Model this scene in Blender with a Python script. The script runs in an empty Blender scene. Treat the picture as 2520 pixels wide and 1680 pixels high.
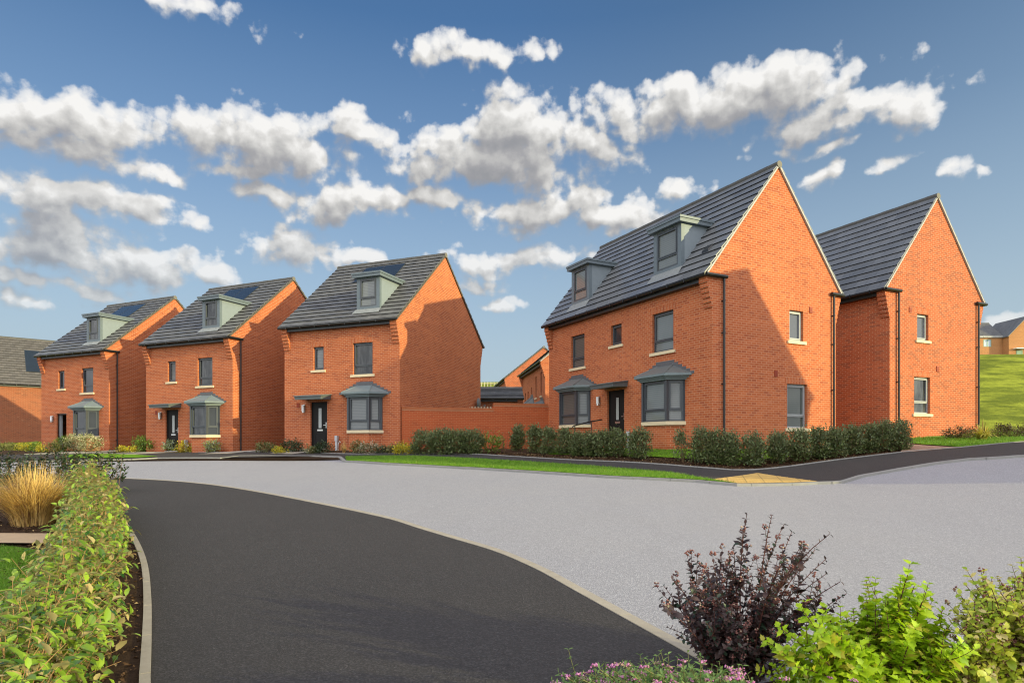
import bpy, bmesh, math, random
import numpy as np
from mathutils import Vector, Matrix
rng = np.random.default_rng(7)
random.seed(7)
rad = math.radians
sc = bpy.context.scene
COL = sc.collection
EXPO = 1.15
# ------------------------------------------------------------------ camera (22.4 mm, level, shifted up)
CAMZ = 1.5
FPX, CX, HY = 1570.0, 1260.0, 1091.3         # in pixels of the 2520 wide photograph
cam = bpy.data.cameras.new('camera'); camo = bpy.data.objects.new('camera', cam); COL.objects.link(camo)
camo.location = (0, 0, CAMZ); camo.rotation_euler = (rad(90), 0, 0)
cam.sensor_width = 36; cam.lens = 36*FPX/2520; cam.shift_y = (HY-840)/2520; cam.clip_end = 5000; cam.clip_start = .05
sc.camera = camo
# ------------------------------------------------------------------ terrain
_pts = []
def cp(px, py, Y):                             # a ground point seen in the photograph, at distance Y
    _pts.append(((px-CX)/FPX*Y, Y, (HY-py)/FPX*Y))
for a in [(700,1680,3.9),(1370,1425,6.2),(1018,1275,10),(750,1232,12),(258,1175,17),(850,1125,25),(1072,1152,19.5),
          (1715,1183,15.3),(1864,1162,17.3),(1960,1190,14.8),(2239,1098,20.5),(2389,1130,16),(2520,1125,15),(2400,1400,7),
          (2520,1339,8.2),(2520,1250,11),(365,1560,5),(310,1296,9.6),(0,1310,9.2),(300,1123,29),(600,1116,28),(1100,1121,22.5),(1448,1136,20),(1300,1129,21.3),(550,1129,24.5)]:
    cp(*a)
for a in [(0,0,-1.5),(-5,0,-1.5),(5,0,-1.5),(0,-6,-1.5),(-8,-6,-1.5),(10,-6,-1.5),(10,2,-1.4),(-12,3,-1.4),(-22,34.8,-.41),(-28,38,-.38),(-13.4,30.5,-.42),
          (-4.7,26.84,-.27),(-10.4,29.2,-.27),(6.24,19.85,-.24),(1.67,28.8,-.24),(13.83,23.35,.1),(16.3,24.5,.22),(9.6,31,.3),(9.5,22,-.18),(20,18,.15),(20,12,-.4),(24,22,.4),(18,5,-1.1),
          (-30,10,-1.0),(-30,22,-.7),(-18,8,-1.15),(-6.5,3.9,-1.46),(11,35,.5),(0,36,-.1),(-10,40,-.3),(25,34,.9)]:
    _pts.append(a)
_P = np.array(_pts, float)
def _U(r2): return r2*np.log(r2+1e-9)
_n = len(_P); _K = _U(((_P[:,None,:2]-_P[None,:,:2])**2).sum(-1)) + np.eye(_n)*3.0
_Q = np.c_[np.ones(_n), _P[:,:2]]
_w = np.linalg.solve(np.block([[_K,_Q],[_Q.T,np.zeros((3,3))]]), np.r_[_P[:,2],0,0,0])
def sstep(a, b, x):
    t = np.clip((x-a)/(b-a), 0, 1); return t*t*(3-2*t)
def gz(x, y):
    """height of the ground (world) at x, y"""
    x = np.asarray(x, float); y = np.asarray(y, float)
    xc = np.clip(x, -28, 24); yc = np.clip(y, -6, 36)
    z = _w[-3]+_w[-2]*xc+_w[-1]*yc
    for i in range(_n): z = z+_w[i]*_U((xc-_P[i,0])**2+(yc-_P[i,1])**2)
    far = -.3+(12.2+5.0*sstep(-10, 90, x))*sstep(42, 128, y)+.45*sstep(8, 30, x)
    t = np.maximum(sstep(36, 46, y), np.maximum(sstep(28, 60, x), sstep(32, 60, -x)))
    return z*(1-t)+far*t+CAMZ
def G1(x, y): return float(gz(x, y))
def hit(px, py, off=0.0):
    """where the ray through a pixel of the photograph meets the ground"""
    u, v = (px-CX)/FPX, (HY-py)/FPX
    ys = np.concatenate([np.arange(2, 60, .05), np.arange(60, 200, .5)])
    d = CAMZ+v*ys-(gz(u*ys, ys)+off)
    k = np.argmax(d < 0)
    if d[k] >= 0: k = len(ys)-1
    if k == 0: y = ys[0]
    else:
        a, b = d[k-1], d[k]; y = ys[k-1]+(ys[k]-ys[k-1])*a/(a-b)
    return (u*y, y)
# ------------------------------------------------------------------ naming
def tag(o, label=None, cat=None, group=None, kind=None):
    if label: o['label'] = label
    if cat: o['category'] = cat
    if group: o['group'] = group
    if kind: o['kind'] = kind
    return o
def empty(name, loc, rz=0, **k):
    o = bpy.data.objects.new(name, None); COL.objects.link(o); o.location = loc; o.rotation_euler = (0, 0, rz); o.empty_display_size = .3
    return tag(o, **k)
# ------------------------------------------------------------------ mesh builder
class MB:
    def __init__(s): s.v = []; s.f = []; s.m = []; s.uv = []
    def vert(s, p): s.v.append(tuple(p)); return len(s.v)-1
    def face(s, pts, m=0, uv=None):
        s.f.append([s.vert(p) for p in pts]); s.m.append(m); s.uv.append(uv)
    def box(s, x0, x1, y0, y1, z0, z1, m=0):
        x0, x1 = min(x0, x1), max(x0, x1); y0, y1 = min(y0, y1), max(y0, y1); z0, z1 = min(z0, z1), max(z0, z1)
        P = [(x0,y0,z0),(x1,y0,z0),(x1,y1,z0),(x0,y1,z0),(x0,y0,z1),(x1,y0,z1),(x1,y1,z1),(x0,y1,z1)]
        s.hexa(P, m)
    def hexa(s, P, m=0):
        for q in ((3,2,1,0),(4,5,6,7),(0,1,5,4),(1,2,6,5),(2,3,7,6),(3,0,4,7)): s.face([P[i] for i in q], m)
    def prism(s, poly, d, m=0):
        """poly: list of 3D points (ccw seen from outside), d: extrusion vector going inwards"""
        b = [tuple(np.add(p, d)) for p in poly]; n = len(poly)
        s.face(poly, m); s.face(b[::-1], m)
        for i in range(n): s.face([poly[(i+1)%n], poly[i], b[i], b[(i+1)%n]], m)
    def tube(s, pts, r, n=8, m=0, cap=True):
        rs = r if isinstance(r, (list, tuple)) else [r]*len(pts)
        P = [Vector(p) for p in pts]; rings = []
        up = Vector((0, 0, 1)); 
        for i, p in enumerate(P):
            t = (P[min(i+1, len(P)-1)]-P[max(i-1, 0)]).normalized()
            a = up.cross(t)
            if a.length < .05: a = Vector((1, 0, 0)).cross(t)
            a.normalize(); b = t.cross(a)
            rings.append([s.vert(p+(a*math.cos(k*2*math.pi/n)+b*math.sin(k*2*math.pi/n))*rs[i]) for k in range(n)])
        for i in range(len(P)-1):
            for k in range(n):
                s.f.append([rings[i][k], rings[i][(k+1)%n], rings[i+1][(k+1)%n], rings[i+1][k]]); s.m.append(m); s.uv.append(None)
        if cap:
            s.f.append(rings[0][::-1]); s.m.append(m); s.uv.append(None)
            s.f.append(rings[-1]); s.m.append(m); s.uv.append(None)
    def build(s, name, mats, parent=None, smooth=False):
        me = bpy.data.meshes.new(name); me.from_pydata(s.v, [], s.f)
        mats = mats if isinstance(mats, (list, tuple)) else [mats]
        for q in mats: me.materials.append(q)
        me.polygons.foreach_set('material_index', s.m)
        uvl = me.uv_layers.new(name='UVMap'); 
        buf = np.zeros(len(me.loops)*2)
        k = 0; V = s.v
        for fi, f in enumerate(s.f):
            u = s.uv[fi]
            if u is None:
                n = me.polygons[fi].normal; a = [abs(n.x), abs(n.y), abs(n.z)]; j = a.index(max(a))
                if j == 2: u = [(V[i][0], V[i][1]) for i in f]
                elif j == 0: u = [(V[i][1], V[i][2]) for i in f]
                else: u = [(V[i][0], V[i][2]) for i in f]
            for c in u: buf[k] = c[0]; buf[k+1] = c[1]; k += 2
        uvl.data.foreach_set('uv', buf)
        if smooth: me.polygons.foreach_set('use_smooth', [True]*len(me.polygons))
        me.update()
        o = bpy.data.objects.new(name, me); COL.objects.link(o)
        if parent: o.parent = parent
        return o
def npmesh(name, V, F, mat, parent=None, smooth=False):
    """fast mesh from numpy: V (n,3), F list of (k,m) index arrays"""
    me = bpy.data.meshes.new(name); V = np.asarray(V, np.float32)
    me.vertices.add(len(V)); me.vertices.foreach_set('co', V.ravel())
    loops = np.concatenate([f.ravel() for f in F]).astype(np.int32)
    tot = np.concatenate([np.full(len(f), f.shape[1]) for f in F]).astype(np.int32)
    st = np.r_[0, np.cumsum(tot)[:-1]].astype(np.int32)
    me.loops.add(len(loops)); me.loops.foreach_set('vertex_index', loops)
    me.polygons.add(len(tot)); me.polygons.foreach_set('loop_start', st)
    me.update(calc_edges=True)
    for q in (mat if isinstance(mat, (list, tuple)) else [mat]): me.materials.append(q)
    if smooth: me.polygons.foreach_set('use_smooth', np.ones(len(tot), bool))
    o = bpy.data.objects.new(name, me); COL.objects.link(o)
    if parent: o.parent = parent
    return o
# ------------------------------------------------------------------ materials
class NT:
    def __init__(s, name):
        s.mat = bpy.data.materials.new(name); s.mat.use_nodes = True; s.t = s.mat.node_tree; s.t.nodes.clear()
        s.out = s.t.nodes.new('ShaderNodeOutputMaterial')
    def n(s, typ, ins=None, **kw):
        nd = s.t.nodes.new(typ)
        for k, v in kw.items(): setattr(nd, k, v)
        for k, v in (ins or {}).items(): s.set(nd.inputs[k], v)
        return nd
    def set(s, inp, v):
        if isinstance(v, bpy.types.NodeSocket): s.t.links.new(v, inp)
        elif isinstance(v, bpy.types.Node): s.t.links.new(v.outputs[0], inp)
        else: inp.default_value = v
    def math(s, op, a, b=0.0, clamp=False):
        nd = s.n('ShaderNodeMath', {0: a, 1: b}, operation=op); nd.use_clamp = clamp; return nd.outputs[0]
    def mix(s, f, a, b, mode='MIX'):
        nd = s.n('ShaderNodeMix', data_type='RGBA', blend_type=mode); s.set(nd.inputs[0], f); s.set(nd.inputs[6], a); s.set(nd.inputs[7], b); return nd.outputs[2]
    def ramp(s, f, stops, interp='LINEAR'):
        nd = s.n('ShaderNodeValToRGB', {0: f}); e = nd.color_ramp.elements; nd.color_ramp.interpolation = interp
        while len(e) < len(stops): e.new(.5)
        for x, (p, c) in zip(e, stops): x.position = p; x.color = c4(c)
        return nd.outputs[0]
    def noise(s, vec, scale, detail=2, rough=.5, out=0):
        return s.n('ShaderNodeTexNoise', {'Vector': vec, 'Scale': scale, 'Detail': detail, 'Roughness': rough}).outputs[out]
    def bsdf(s, col, rough=.6, spec=.5, bump=None, bstr=.3, bdist=.01, **kw):
        b = s.n('ShaderNodeBsdfPrincipled', {'Base Color': col, 'Roughness': rough, 'Specular IOR Level': spec})
        for k, v in kw.items(): s.set(b.inputs[k], v)
        if bump is not None:
            bn = s.n('ShaderNodeBump', {'Strength': bstr, 'Distance': bdist, 'Height': bump}); s.t.links.new(bn.outputs[0], b.inputs['Normal'])
        s.t.links.new(b.outputs[0], s.out.inputs[0]); return b
def c4(c): return (c, c, c, 1) if isinstance(c, (int, float)) else tuple(c)+((1,) if len(c) == 3 else ())
def obj_co(t): return t.n('ShaderNodeTexCoord').outputs['Object']
def uv_co(t): return t.n('ShaderNodeTexCoord').outputs['UV']
def geo_co(t): return t.n('ShaderNodeNewGeometry').outputs['Position']
def mat_plain(name, col, rough=.5, spec=.5, var=.12, scale=6, bstr=.0, **kw):
    t = NT(name); co = obj_co(t); nz = t.noise(co, scale, 4, .6)
    c = t.mix(nz, c4([x*(1-var) for x in col]), c4([min(1, x*(1+var)) for x in col]))
    t.bsdf(c, rough, spec, bump=t.noise(co, 60, 3) if bstr else None, bstr=bstr, **kw); return t.mat
def mat_brick(name, c1, c2, dark, mortar, darkamt, pale=(.62,.34,.2)):
    t = NT(name); uv = uv_co(t)
    br = t.n('ShaderNodeTexBrick', {'Vector': uv, 'Color1': (0,0,0,1), 'Color2': (1,1,1,1), 'Mortar': (.5,.5,.5,1), 'Scale': 1.0, 'Mortar Size': .0080, 'Mortar Smooth': .25, 'Bias': 0.0, 'Brick Width': .225, 'Row Height': .075}); br.offset = .5
    rnd = br.outputs['Color']; fac = br.outputs['Fac']
    base = t.mix(rnd, c4(c1), c4(c2))
    d = t.n('ShaderNodeMapRange', {0: rnd, 1: 1-darkamt, 2: 1-darkamt+.06}).outputs[0]
    base = t.mix(d, base, c4(dark))
    # now and then a pale or burnt brick in loose patches
    pn = t.noise(uv, .9, 2); pm = t.math('MULTIPLY', t.math('GREATER_THAN', pn, .66), t.math('LESS_THAN', rnd, .22))
    base = t.mix(t.math('MULTIPLY', pm, .5), base, c4(pale))
    fine = t.noise(uv, 45, 4, .65); base = t.mix(t.math('MULTIPLY', t.math('SUBTRACT', fine, .35, True), .5), base, c4([x*.62 for x in c1]))
    big = t.noise(uv, .55, 3, .55); base = t.mix(.42, base, t.mix(big, c4([x*.78 for x in c1]), c4([min(1, x*1.2) for x in c2])))
    batch = t.noise(t.n('ShaderNodeMapping', {'Vector': uv, 'Scale': (.35, 2.6, 1)}).outputs[0], .8, 4, .7)
    base = t.mix(t.n('ShaderNodeMapRange', {0: batch, 1: .35, 2: .68, 3: .0, 4: .5}).outputs[0], base, c4([x*.72 for x in c1]))
    mo = t.mix(t.noise(uv, 3, 3), c4([x*.8 for x in mortar]), c4(mortar))
    col = t.mix(fac, base, mo)
    h = t.math('ADD', t.math('MULTIPLY', t.math('SUBTRACT', 1.0, fac), 1.0), t.math('MULTIPLY', fine, .5))
    t.bsdf(col, .88, .2, bump=h, bstr=.55, bdist=.006); return t.mat
def mat_tile(name, c1, c2, rough, w=.33, dirt=(.1,.1,.09)):
    t = NT(name); uv = uv_co(t)
    br = t.n('ShaderNodeTexBrick', {'Vector': uv, 'Color1': (0,0,0,1), 'Color2': (1,1,1,1), 'Mortar': (0,0,0,1), 'Scale': 1.0, 'Mortar Size': .006, 'Mortar Smooth': .1, 'Brick Width': w, 'Row Height': 1.0}); br.offset = .5
    col = t.mix(br.outputs['Color'], c4(c1), c4(c2))
    nz = t.noise(uv, 1.3, 5, .6); col = t.mix(t.math('MULTIPLY', t.math('SUBTRACT', nz, .45, True), 1.3, True), col, c4(dirt))
    col = t.mix(t.math('MULTIPLY', br.outputs['Fac'], .75), col, c4([x*.25 for x in c1]))
    r = t.n('ShaderNodeMapRange', {0: t.noise(obj_co(t), 2.2, 4, .6), 1: .3, 2: .7, 3: rough-.08, 4: rough+.14}).outputs[0]
    t.bsdf(col, r, .5, bump=t.math('ADD', t.math('MULTIPLY', br.outputs['Fac'], -1.0), t.math('MULTIPLY', t.noise(uv, 30, 3), .2)), bstr=.5, bdist=.012); return t.mat
def mat_asphalt(name, c, cl, scale=1.0, patch=(.5,.5,.5), pamt=.25, rough=.85):
    t = NT(name); co = geo_co(t)
    v = t.n('ShaderNodeTexVoronoi', {'Vector': co, 'Scale': 95*scale}); g = t.n('ShaderNodeSeparateColor', {0: v.outputs['Color']}).outputs[0]
    col = t.mix(t.math('POWER', g, 2.2), c4(c), c4(cl))
    fn = t.noise(co, 32, 3, .7); col = t.mix(t.math('MULTIPLY', fn, .5), col, c4([x*.75 for x in c]))
    speck = t.math('GREATER_THAN', t.noise(co, 26, 1), .735); col = t.mix(t.math('MULTIPLY', speck, .3), col, c4([min(1, x*1.7+.03) for x in cl]))
    pn = t.noise(co, .35, 4, .6); col = t.mix(t.math('MULTIPLY', t.math('SUBTRACT', pn, .4, True), pamt*4, True), col, c4(patch))
    st = t.noise(t.n('ShaderNodeMapping', {'Vector': co, 'Scale': (1, .35, 1), 'Rotation': (0,0,.6)}).outputs[0], 1.6, 5, .65)
    col = t.mix(t.math('MULTIPLY', t.math('SUBTRACT', st, .5, True), .55), col, c4([x*.7 for x in c]))
    t.bsdf(col, rough, .3, bump=t.math('ADD', v.outputs['Distance'], fn), bstr=.5, bdist=.006); return t.mat
def mat_leaf(name, top, top2, under=None, rough=.4, trans=.25, extra=None, eamt=.06, spec=.45):
    t = NT(name); g = t.n('ShaderNodeNewGeometry'); r = g.outputs['Random Per Island']
    col = t.ramp(r, [(0, top), (1, top2)])
    if extra is not None: col = t.mix(t.math('LESS_THAN', t.math('FRACT', t.math('MULTIPLY', r, 37.7)), eamt), col, c4(extra))
    if under is not None: col = t.mix(g.outputs['Backfacing'], col, c4(under))
    b = t.n('ShaderNodeBsdfPrincipled', {'Base Color': col, 'Roughness': rough, 'Specular IOR Level': spec})
    tr = t.n('ShaderNodeBsdfTranslucent', {'Color': t.mix(.5, col, t.mix(1.0, col, (1.6, 1.7, .6, 1), 'MULTIPLY'))})
    m = t.n('ShaderNodeMixShader', {0: trans, 1: b, 2: tr}); t.t.links.new(m.outputs[0], t.out.inputs[0]); return t.mat
def mat_grass(name, a, b, c, scale=1.0):
    t = NT(name); co = geo_co(t)
    n1 = t.noise(co, .7*scale, 4, .6); n2 = t.noise(co, 45*scale, 3, .7); n3 = t.noise(co, 7*scale, 4, .65)
    col = t.mix(n2, c4(a), c4(b)); col = t.mix(t.math('MULTIPLY', t.math('SUBTRACT', n1, .42, True), 2.0, True), col, c4(c)); col = t.mix(t.math('MULTIPLY', t.math('SUBTRACT', n3, .5, True), 1.2, True), col, c4([x*.55 for x in a]))
    t.bsdf(col, .9, .1, bump=t.math('ADD', n2, n3), bstr=.9, bdist=.04); return t.mat
def mat_pane(name, kind, col):
    """glazing with what hangs close behind it: pleated blind, curtain or a dim room"""
    t = NT(name); uv = uv_co(t); sx = t.n('ShaderNodeSeparateXYZ', {0: uv})
    if kind == 'blind':
        f = t.math('FRACT', t.math('MULTIPLY', sx.outputs[1], 1/.066)); ln = t.n('ShaderNodeMapRange', {0: f, 1: 0.0, 2: .35, 3: .45, 4: 1.0}).outputs[0]
        base = t.mix(1.0, c4(col), ln, 'MULTIPLY'); base = t.mix(t.math('MULTIPLY', t.noise(uv, 1.4, 2), .5), base, c4([x*.6 for x in col]))
    elif kind == 'curtain':
        f = t.noise(t.n('ShaderNodeMapping', {'Vector': uv, 'Scale': (1.0, .25, 1)}).outputs[0], 3.1, 3, .6)
        base = t.mix(t.n('ShaderNodeMapRange', {0: f, 1: .42, 2: .62}).outputs[0], (.018,.021,.025,1), c4(col))
    else: base = t.mix(t.noise(uv, 1.1, 3), c4([x*.5 for x in col]), c4([x*1.5 for x in col]))
    t.bsdf(base, .05, .5, bump=t.noise(uv, .9, 2), bstr=.06, bdist=.05); return t.mat
BRICK = mat_brick('red_brick', (.39,.090,.034), (.57,.168,.063), (.25,.052,.028), (.58,.30,.175), .21, (.60,.29,.17))
BRICKB = mat_brick('mixed_red_brick', (.385,.082,.031), (.53,.138,.053), (.17,.058,.038), (.62,.33,.20), .27, (.60,.29,.17))
BRICKW = mat_brick('garden_wall_brick', (.40,.080,.028), (.50,.115,.040), (.30,.06,.025), (.50,.19,.09), .14)
BRICKH = mat_brick('brown_brick', (.40,.165,.06), (.50,.22,.085), (.27,.12,.06), (.5,.33,.18), .2)
BRICK0 = mat_brick('dark_red_brick', (.27,.075,.035), (.36,.11,.05), (.15,.05,.03), (.36,.2,.13), .22)
TILE = mat_tile('slate_grey_tile', (.10,.099,.102), (.145,.143,.143), .38, .33, (.14,.125,.108))
TILEA = mat_tile('smooth_grey_tile', (.12,.126,.14), (.165,.171,.186), .30, .45, (.15,.145,.14))
TSHADE = mat_plain('tile_edge_shade', (.014,.014,.015), .8, .2, .2)  # near-black lower edges paint the shade gap under each tile course
TILE0 = mat_tile('brown_grey_tile', (.092,.082,.077), (.122,.108,.10), .5, .33)
GREY = mat_plain('grey_window_frame', (.058,.066,.078), .38, .5, .08)
GREYSUN = mat_plain('sunlit_grey_frame', (.30,.31,.33), .4, .5, .08)  # frame grey lightened, sunlight put into the colour for the gable windows
ROOFG = mat_plain('grey_green_moulding', (.15,.19,.205), .5, .45, .18, 3, .06)
LEADD = mat_plain('dark_lead', (.095,.105,.115), .5, .5, .2, 4, .08)
DORM = mat_plain('dormer_cladding', (.205,.240,.275), .55, .3, .1, 5, .05)
DORMD = mat_plain('dormer_trim', (.122,.152,.18), .5, .4, .12, 4, .04)
BLACK = mat_plain('black_plastic', (.012,.012,.013), .32, .5, .1)
FASC = mat_plain('dark_fascia', (.022,.026,.031), .4, .5, .1)
DOORM = mat_plain('black_door', (.010,.009,.009), .55, .2, .2, 20)
STONE = mat_plain('cream_stone', (.66,.55,.37), .75, .2, .1, 5, .1)
STEEL = mat_plain('steel', (.6,.6,.6), .3, .5, .05, Metallic=1.0)
WHITE = mat_plain('white_plastic', (.75,.75,.74), .4, .5, .05)
GREYP = mat_plain('pale_grey_plastic', (.45,.47,.5), .4, .5, .08)
VENTM = mat_plain('terracotta_vent', (.28,.045,.02), .6, .3, .1)
VERGEL = mat_plain('pale_verge', (.42,.395,.375), .8, .2, .15, 8, .1)
VERGED = mat_plain('brown_verge', (.10,.085,.07), .7, .3, .2, 8, .1)
RIDGEM = mat_plain('ridge_tile', (.075,.072,.068), .55, .4, .2, 3, .1)
RENDC = mat_plain('ridge_end_cap', (.16,.15,.135), .7, .3, .15, 8)
GLASS = mat_pane('dim_window_glass', 'room', (.03,.034,.04))
FROST = mat_plain('frosted_glass', (.085,.095,.125), .14, .5, .03)
BLIND = mat_pane('glass_over_pale_blind', 'blind', (.20,.215,.22))
BLINDD = mat_pane('glass_over_dusky_blind', 'blind', (.12,.115,.108))
BLINDG = mat_pane('glass_over_green_grey_blind', 'blind', (.075,.09,.08))
CURT = mat_pane('glass_over_curtain', 'curtain', (.085,.09,.092))
SOLAR = mat_plain('solar_cell', (.022,.03,.045), .12, .6, .1, 3)
SOLF = mat_plain('solar_frame', (.04,.045,.055), .3, .5, .1)
LAMPW = mat_plain('lamp_glass', (.78,.78,.8), .25, .5, .03)
DISH = mat_plain('dish_grey', (.12,.13,.14), .4, .5, .1)
ROAD = mat_asphalt('grey_road', (.258,.252,.272), (.452,.444,.478), 1.0, (.36,.335,.31), .10)
PATHM = mat_asphalt('dark_asphalt', (.034,.031,.031), (.078,.072,.073), .9, (.075,.066,.06), .12, .8)
PAVE = mat_asphalt('pavement_asphalt', (.034,.031,.031), (.072,.066,.066), 1.0, (.08,.07,.06), .18, .8)
KERB = mat_plain('concrete_kerb', (.34,.30,.245), .85, .2, .25, 7, .25)
KERBG = mat_plain('grey_concrete', (.26,.255,.245), .85, .2, .2, 7, .2)
SLAB = mat_plain('buff_slab', (.46,.33,.21), .8, .2, .14, 5, .2)
LAWN = mat_grass('lawn', (.09,.20,.012), (.16,.33,.022), (.2,.34,.02))
def mat_hill():
    t = NT('rough_grass'); co = geo_co(t); st = t.n('ShaderNodeMapping', {'Vector': co, 'Scale': (.05,.035,.28)}).outputs[0]
    n1 = t.noise(st, 3.2, 6, .72); n2 = t.noise(co, .09, 4, .6); n3 = t.noise(co, 2.5, 4, .7)
    col = t.mix(n3, (.20,.24,.022,1), (.34,.36,.05,1)); col = t.mix(t.n('ShaderNodeMapRange', {0: n1, 1: .40, 2: .57}).outputs[0], col, (.055,.075,.013,1)); col = t.mix(t.math('MULTIPLY', n2, .5), col, (.30,.34,.04,1))
    t.bsdf(col, .95, .05, bump=t.math('ADD', n1, n3), bstr=1.0, bdist=.25); return t.mat
HILLG = mat_hill()
MULCH = mat_plain('bark_mulch', (.050,.030,.018), .95, .1, .5, 30, .8)
CHIP = mat_leaf('bark_chip', (.05,.028,.016), (.17,.095,.05), None, .85, 0.0, (.36,.26,.13), .08, .1)
FENCEW = mat_plain('pale_timber', (.52,.46,.34), .8, .2, .15)
# ------------------------------------------------------------------ house builder
class Fr:
    """a wall frame: u along the wall (to the right seen from outside), z up, d outwards"""
    def __init__(s, o, u, n): s.o = np.array(o, float); s.u = np.array(u, float); s.n = np.array(n, float)
    def p(s, u, z, d=0.0): return tuple(s.o+s.u*u+s.n*d+np.array((0, 0, z)))
def fbox(mb, fr, u0, u1, z0, z1, d0, d1, m=0):
    """box in a wall frame; d0 inner depth, d1 outer depth"""
    P = [fr.p(u0,z0,d1), fr.p(u1,z0,d1), fr.p(u1,z0,d0), fr.p(u0,z0,d0), fr.p(u0,z1,d1), fr.p(u1,z1,d1), fr.p(u1,z1,d0), fr.p(u0,z1,d0)]
    mb.hexa(P, m)
def wall_panel(mb, fr, U0, U1, Z0, Z1, holes, depth=.13, m=0):
    us = sorted({U0, U1, *[h[0] for h in holes], *[h[1] for h in holes]}); zs = sorted({Z0, Z1, *[h[2] for h in holes], *[h[3] for h in holes]})
    for a, b in zip(us, us[1:]):
        for c, d in zip(zs, zs[1:]):
            mu, mz = (a+b)/2, (c+d)/2
            if any(h[0] < mu < h[1] and h[2] < mz < h[3] for h in holes): continue
            mb.face([fr.p(a,c), fr.p(b,c), fr.p(b,d), fr.p(a,d)], m)
    for a, b, c, d in holes:
        q = -depth
        mb.face([fr.p(a,c), fr.p(a,d), fr.p(a,d,q), fr.p(a,c,q)], m); mb.face([fr.p(b,d), fr.p(b,c), fr.p(b,c,q), fr.p(b,d,q)], m)
        mb.face([fr.p(a,d), fr.p(b,d), fr.p(b,d,q), fr.p(a,d,q)], m); mb.face([fr.p(b,c), fr.p(a,c), fr.p(a,c,q), fr.p(b,c,q)], m)
def ring(mb, fr, u0, u1, z0, z1, w, d0, d1, m=0):
    fbox(mb, fr, u0, u0+w, z0, z1, d0, d1, m); fbox(mb, fr, u1-w, u1, z0, z1, d0, d1, m)
    fbox(mb, fr, u0+w, u1-w, z0, z0+w, d0, d1, m); fbox(mb, fr, u0+w, u1-w, z1-w, z1, d0, d1, m)
def glazing(mb, panes, blinds, fr, u0, u1, z0, z1, d, transom=.27, vent=True, casement=True, blind=None, m=0):
    """adds frame bars to mb and collects panes / blinds (built later as children)"""
    w = .052; D0, D1 = d-.05, d+.02
    ring(mb, fr, u0, u1, z0, z1, w, D0, D1, m)
    if vent: fbox(mb, fr, u0+(u1-u0)*.2, u0+(u1-u0)*.8, z1-.048, z1-.016, D1, D1+.016, m)
    lights = [(z0+w, z1-w)]
    if transom:
        zt = z0+(z1-z0)*transom; fbox(mb, fr, u0+w, u1-w, zt-.022, zt+.022, D0, D1, m); lights = [(z0+w, zt-.022), (zt+.022, z1-w)]
    a, b = lights[-1]
    if casement: ring(mb, fr, u0+w+.004, u1-w-.004, a+.004, b-.004, .042, D0, D1+.016, m)
    for i, (a, b) in enumerate(lights):
        e = .044 if (casement and i == len(lights)-1) else 0.0
        panes.append((fr, u0+w+e, u1-w-e, a+e, b-e, d-.02, blind[0] if blind else None))
def finish_window(mb, panes, blinds, parent, name='window', mat=None, pmat=None):
    o = mb.build(name, mat or GREY, parent)
    for fr, a, b, c, d, e, bm in panes:
        q = MB(); fbox(q, fr, a, b, c, d, e-.012, e); q.build('pane', pmat or bm or GLASS, o)
    return o
def sill(fr, u0, u1, z, parent, h=.10, out=.055, dep=.13):
    mb = MB(); fbox(mb, fr, u0-.11, u1+.11, z-h, z-.002, .002, out)
    fbox(mb, fr, u0+.003, u1-.003, z-h*.5, z+.012, -dep+.02, .002)
    o = mb.build('sill', STONE, parent)
    bv = o.modifiers.new('b', 'BEVEL'); bv.width = .008; bv.segments = 1; bv.limit_method = 'ANGLE'
    return o
def window(house, fr, u0, u1, z0, z1, transom=.27, blind=None, depth=.11, mat=None, pmat=None, vent=True, casement=True, frm=None):
    mb = MB(); pn, bl = [], []
    glazing(mb, pn, bl, fr, u0+.002, u1-.002, z0+.014, z1-.002, -depth, transom, vent, casement, blind)
    o = finish_window(mb, pn, bl, house, 'window', mat, pmat)
    sill(fr, u0, u1, z0, o); return o
def roof_mesh(W, D, o, he, ri, xl, xr, mat, row=.33):
    """stepped tile courses on both slopes"""
    mb = MB(); run = D/2+o; L = math.hypot(run, ri); n = max(4, round(L/row)); ca, sa = run/L, ri/L
    for side in (0, 1):
        for i in range(n):
            s0 = L*i/n-(.03 if i else .06); s1 = L*(i+1)/n+.012
            def pt(x, s, h):
                b = -o+s*ca-h*sa; z = he+s*sa+h*ca
                return (x, b if side == 0 else D-b, z)
            lo, hi, th = .060, .018, .034
            P = [pt(-xl,s0,lo-th), pt(xr,s0,lo-th), pt(xr,s1,hi-th), pt(-xl,s1,hi-th), pt(-xl,s0,lo), pt(xr,s0,lo), pt(xr,s1,hi), pt(-xl,s1,hi)]
            if side: P = [P[1],P[0],P[3],P[2],P[5],P[4],P[7],P[6]]
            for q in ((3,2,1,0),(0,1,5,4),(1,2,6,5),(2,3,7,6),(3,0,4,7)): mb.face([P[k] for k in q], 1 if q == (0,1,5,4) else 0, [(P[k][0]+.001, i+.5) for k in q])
            mb.face([P[k] for k in (4,5,6,7)], 0, [(P[4][0], i+.04), (P[5][0], i+.04), (P[6][0], i+.96), (P[7][0], i+.96)])
        # deck under the tiles
        a = [(-xl+.02,-o+.03,he-.01),(xr-.02,-o+.03,he-.01),(xr-.02,D/2,he+ri-.01),(-xl+.02,D/2,he+ri-.01)]
        if side: a = [(p[0], D-p[1], p[2]) for p in a][::-1]
        mb.face(a, 0)
    return mb
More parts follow.
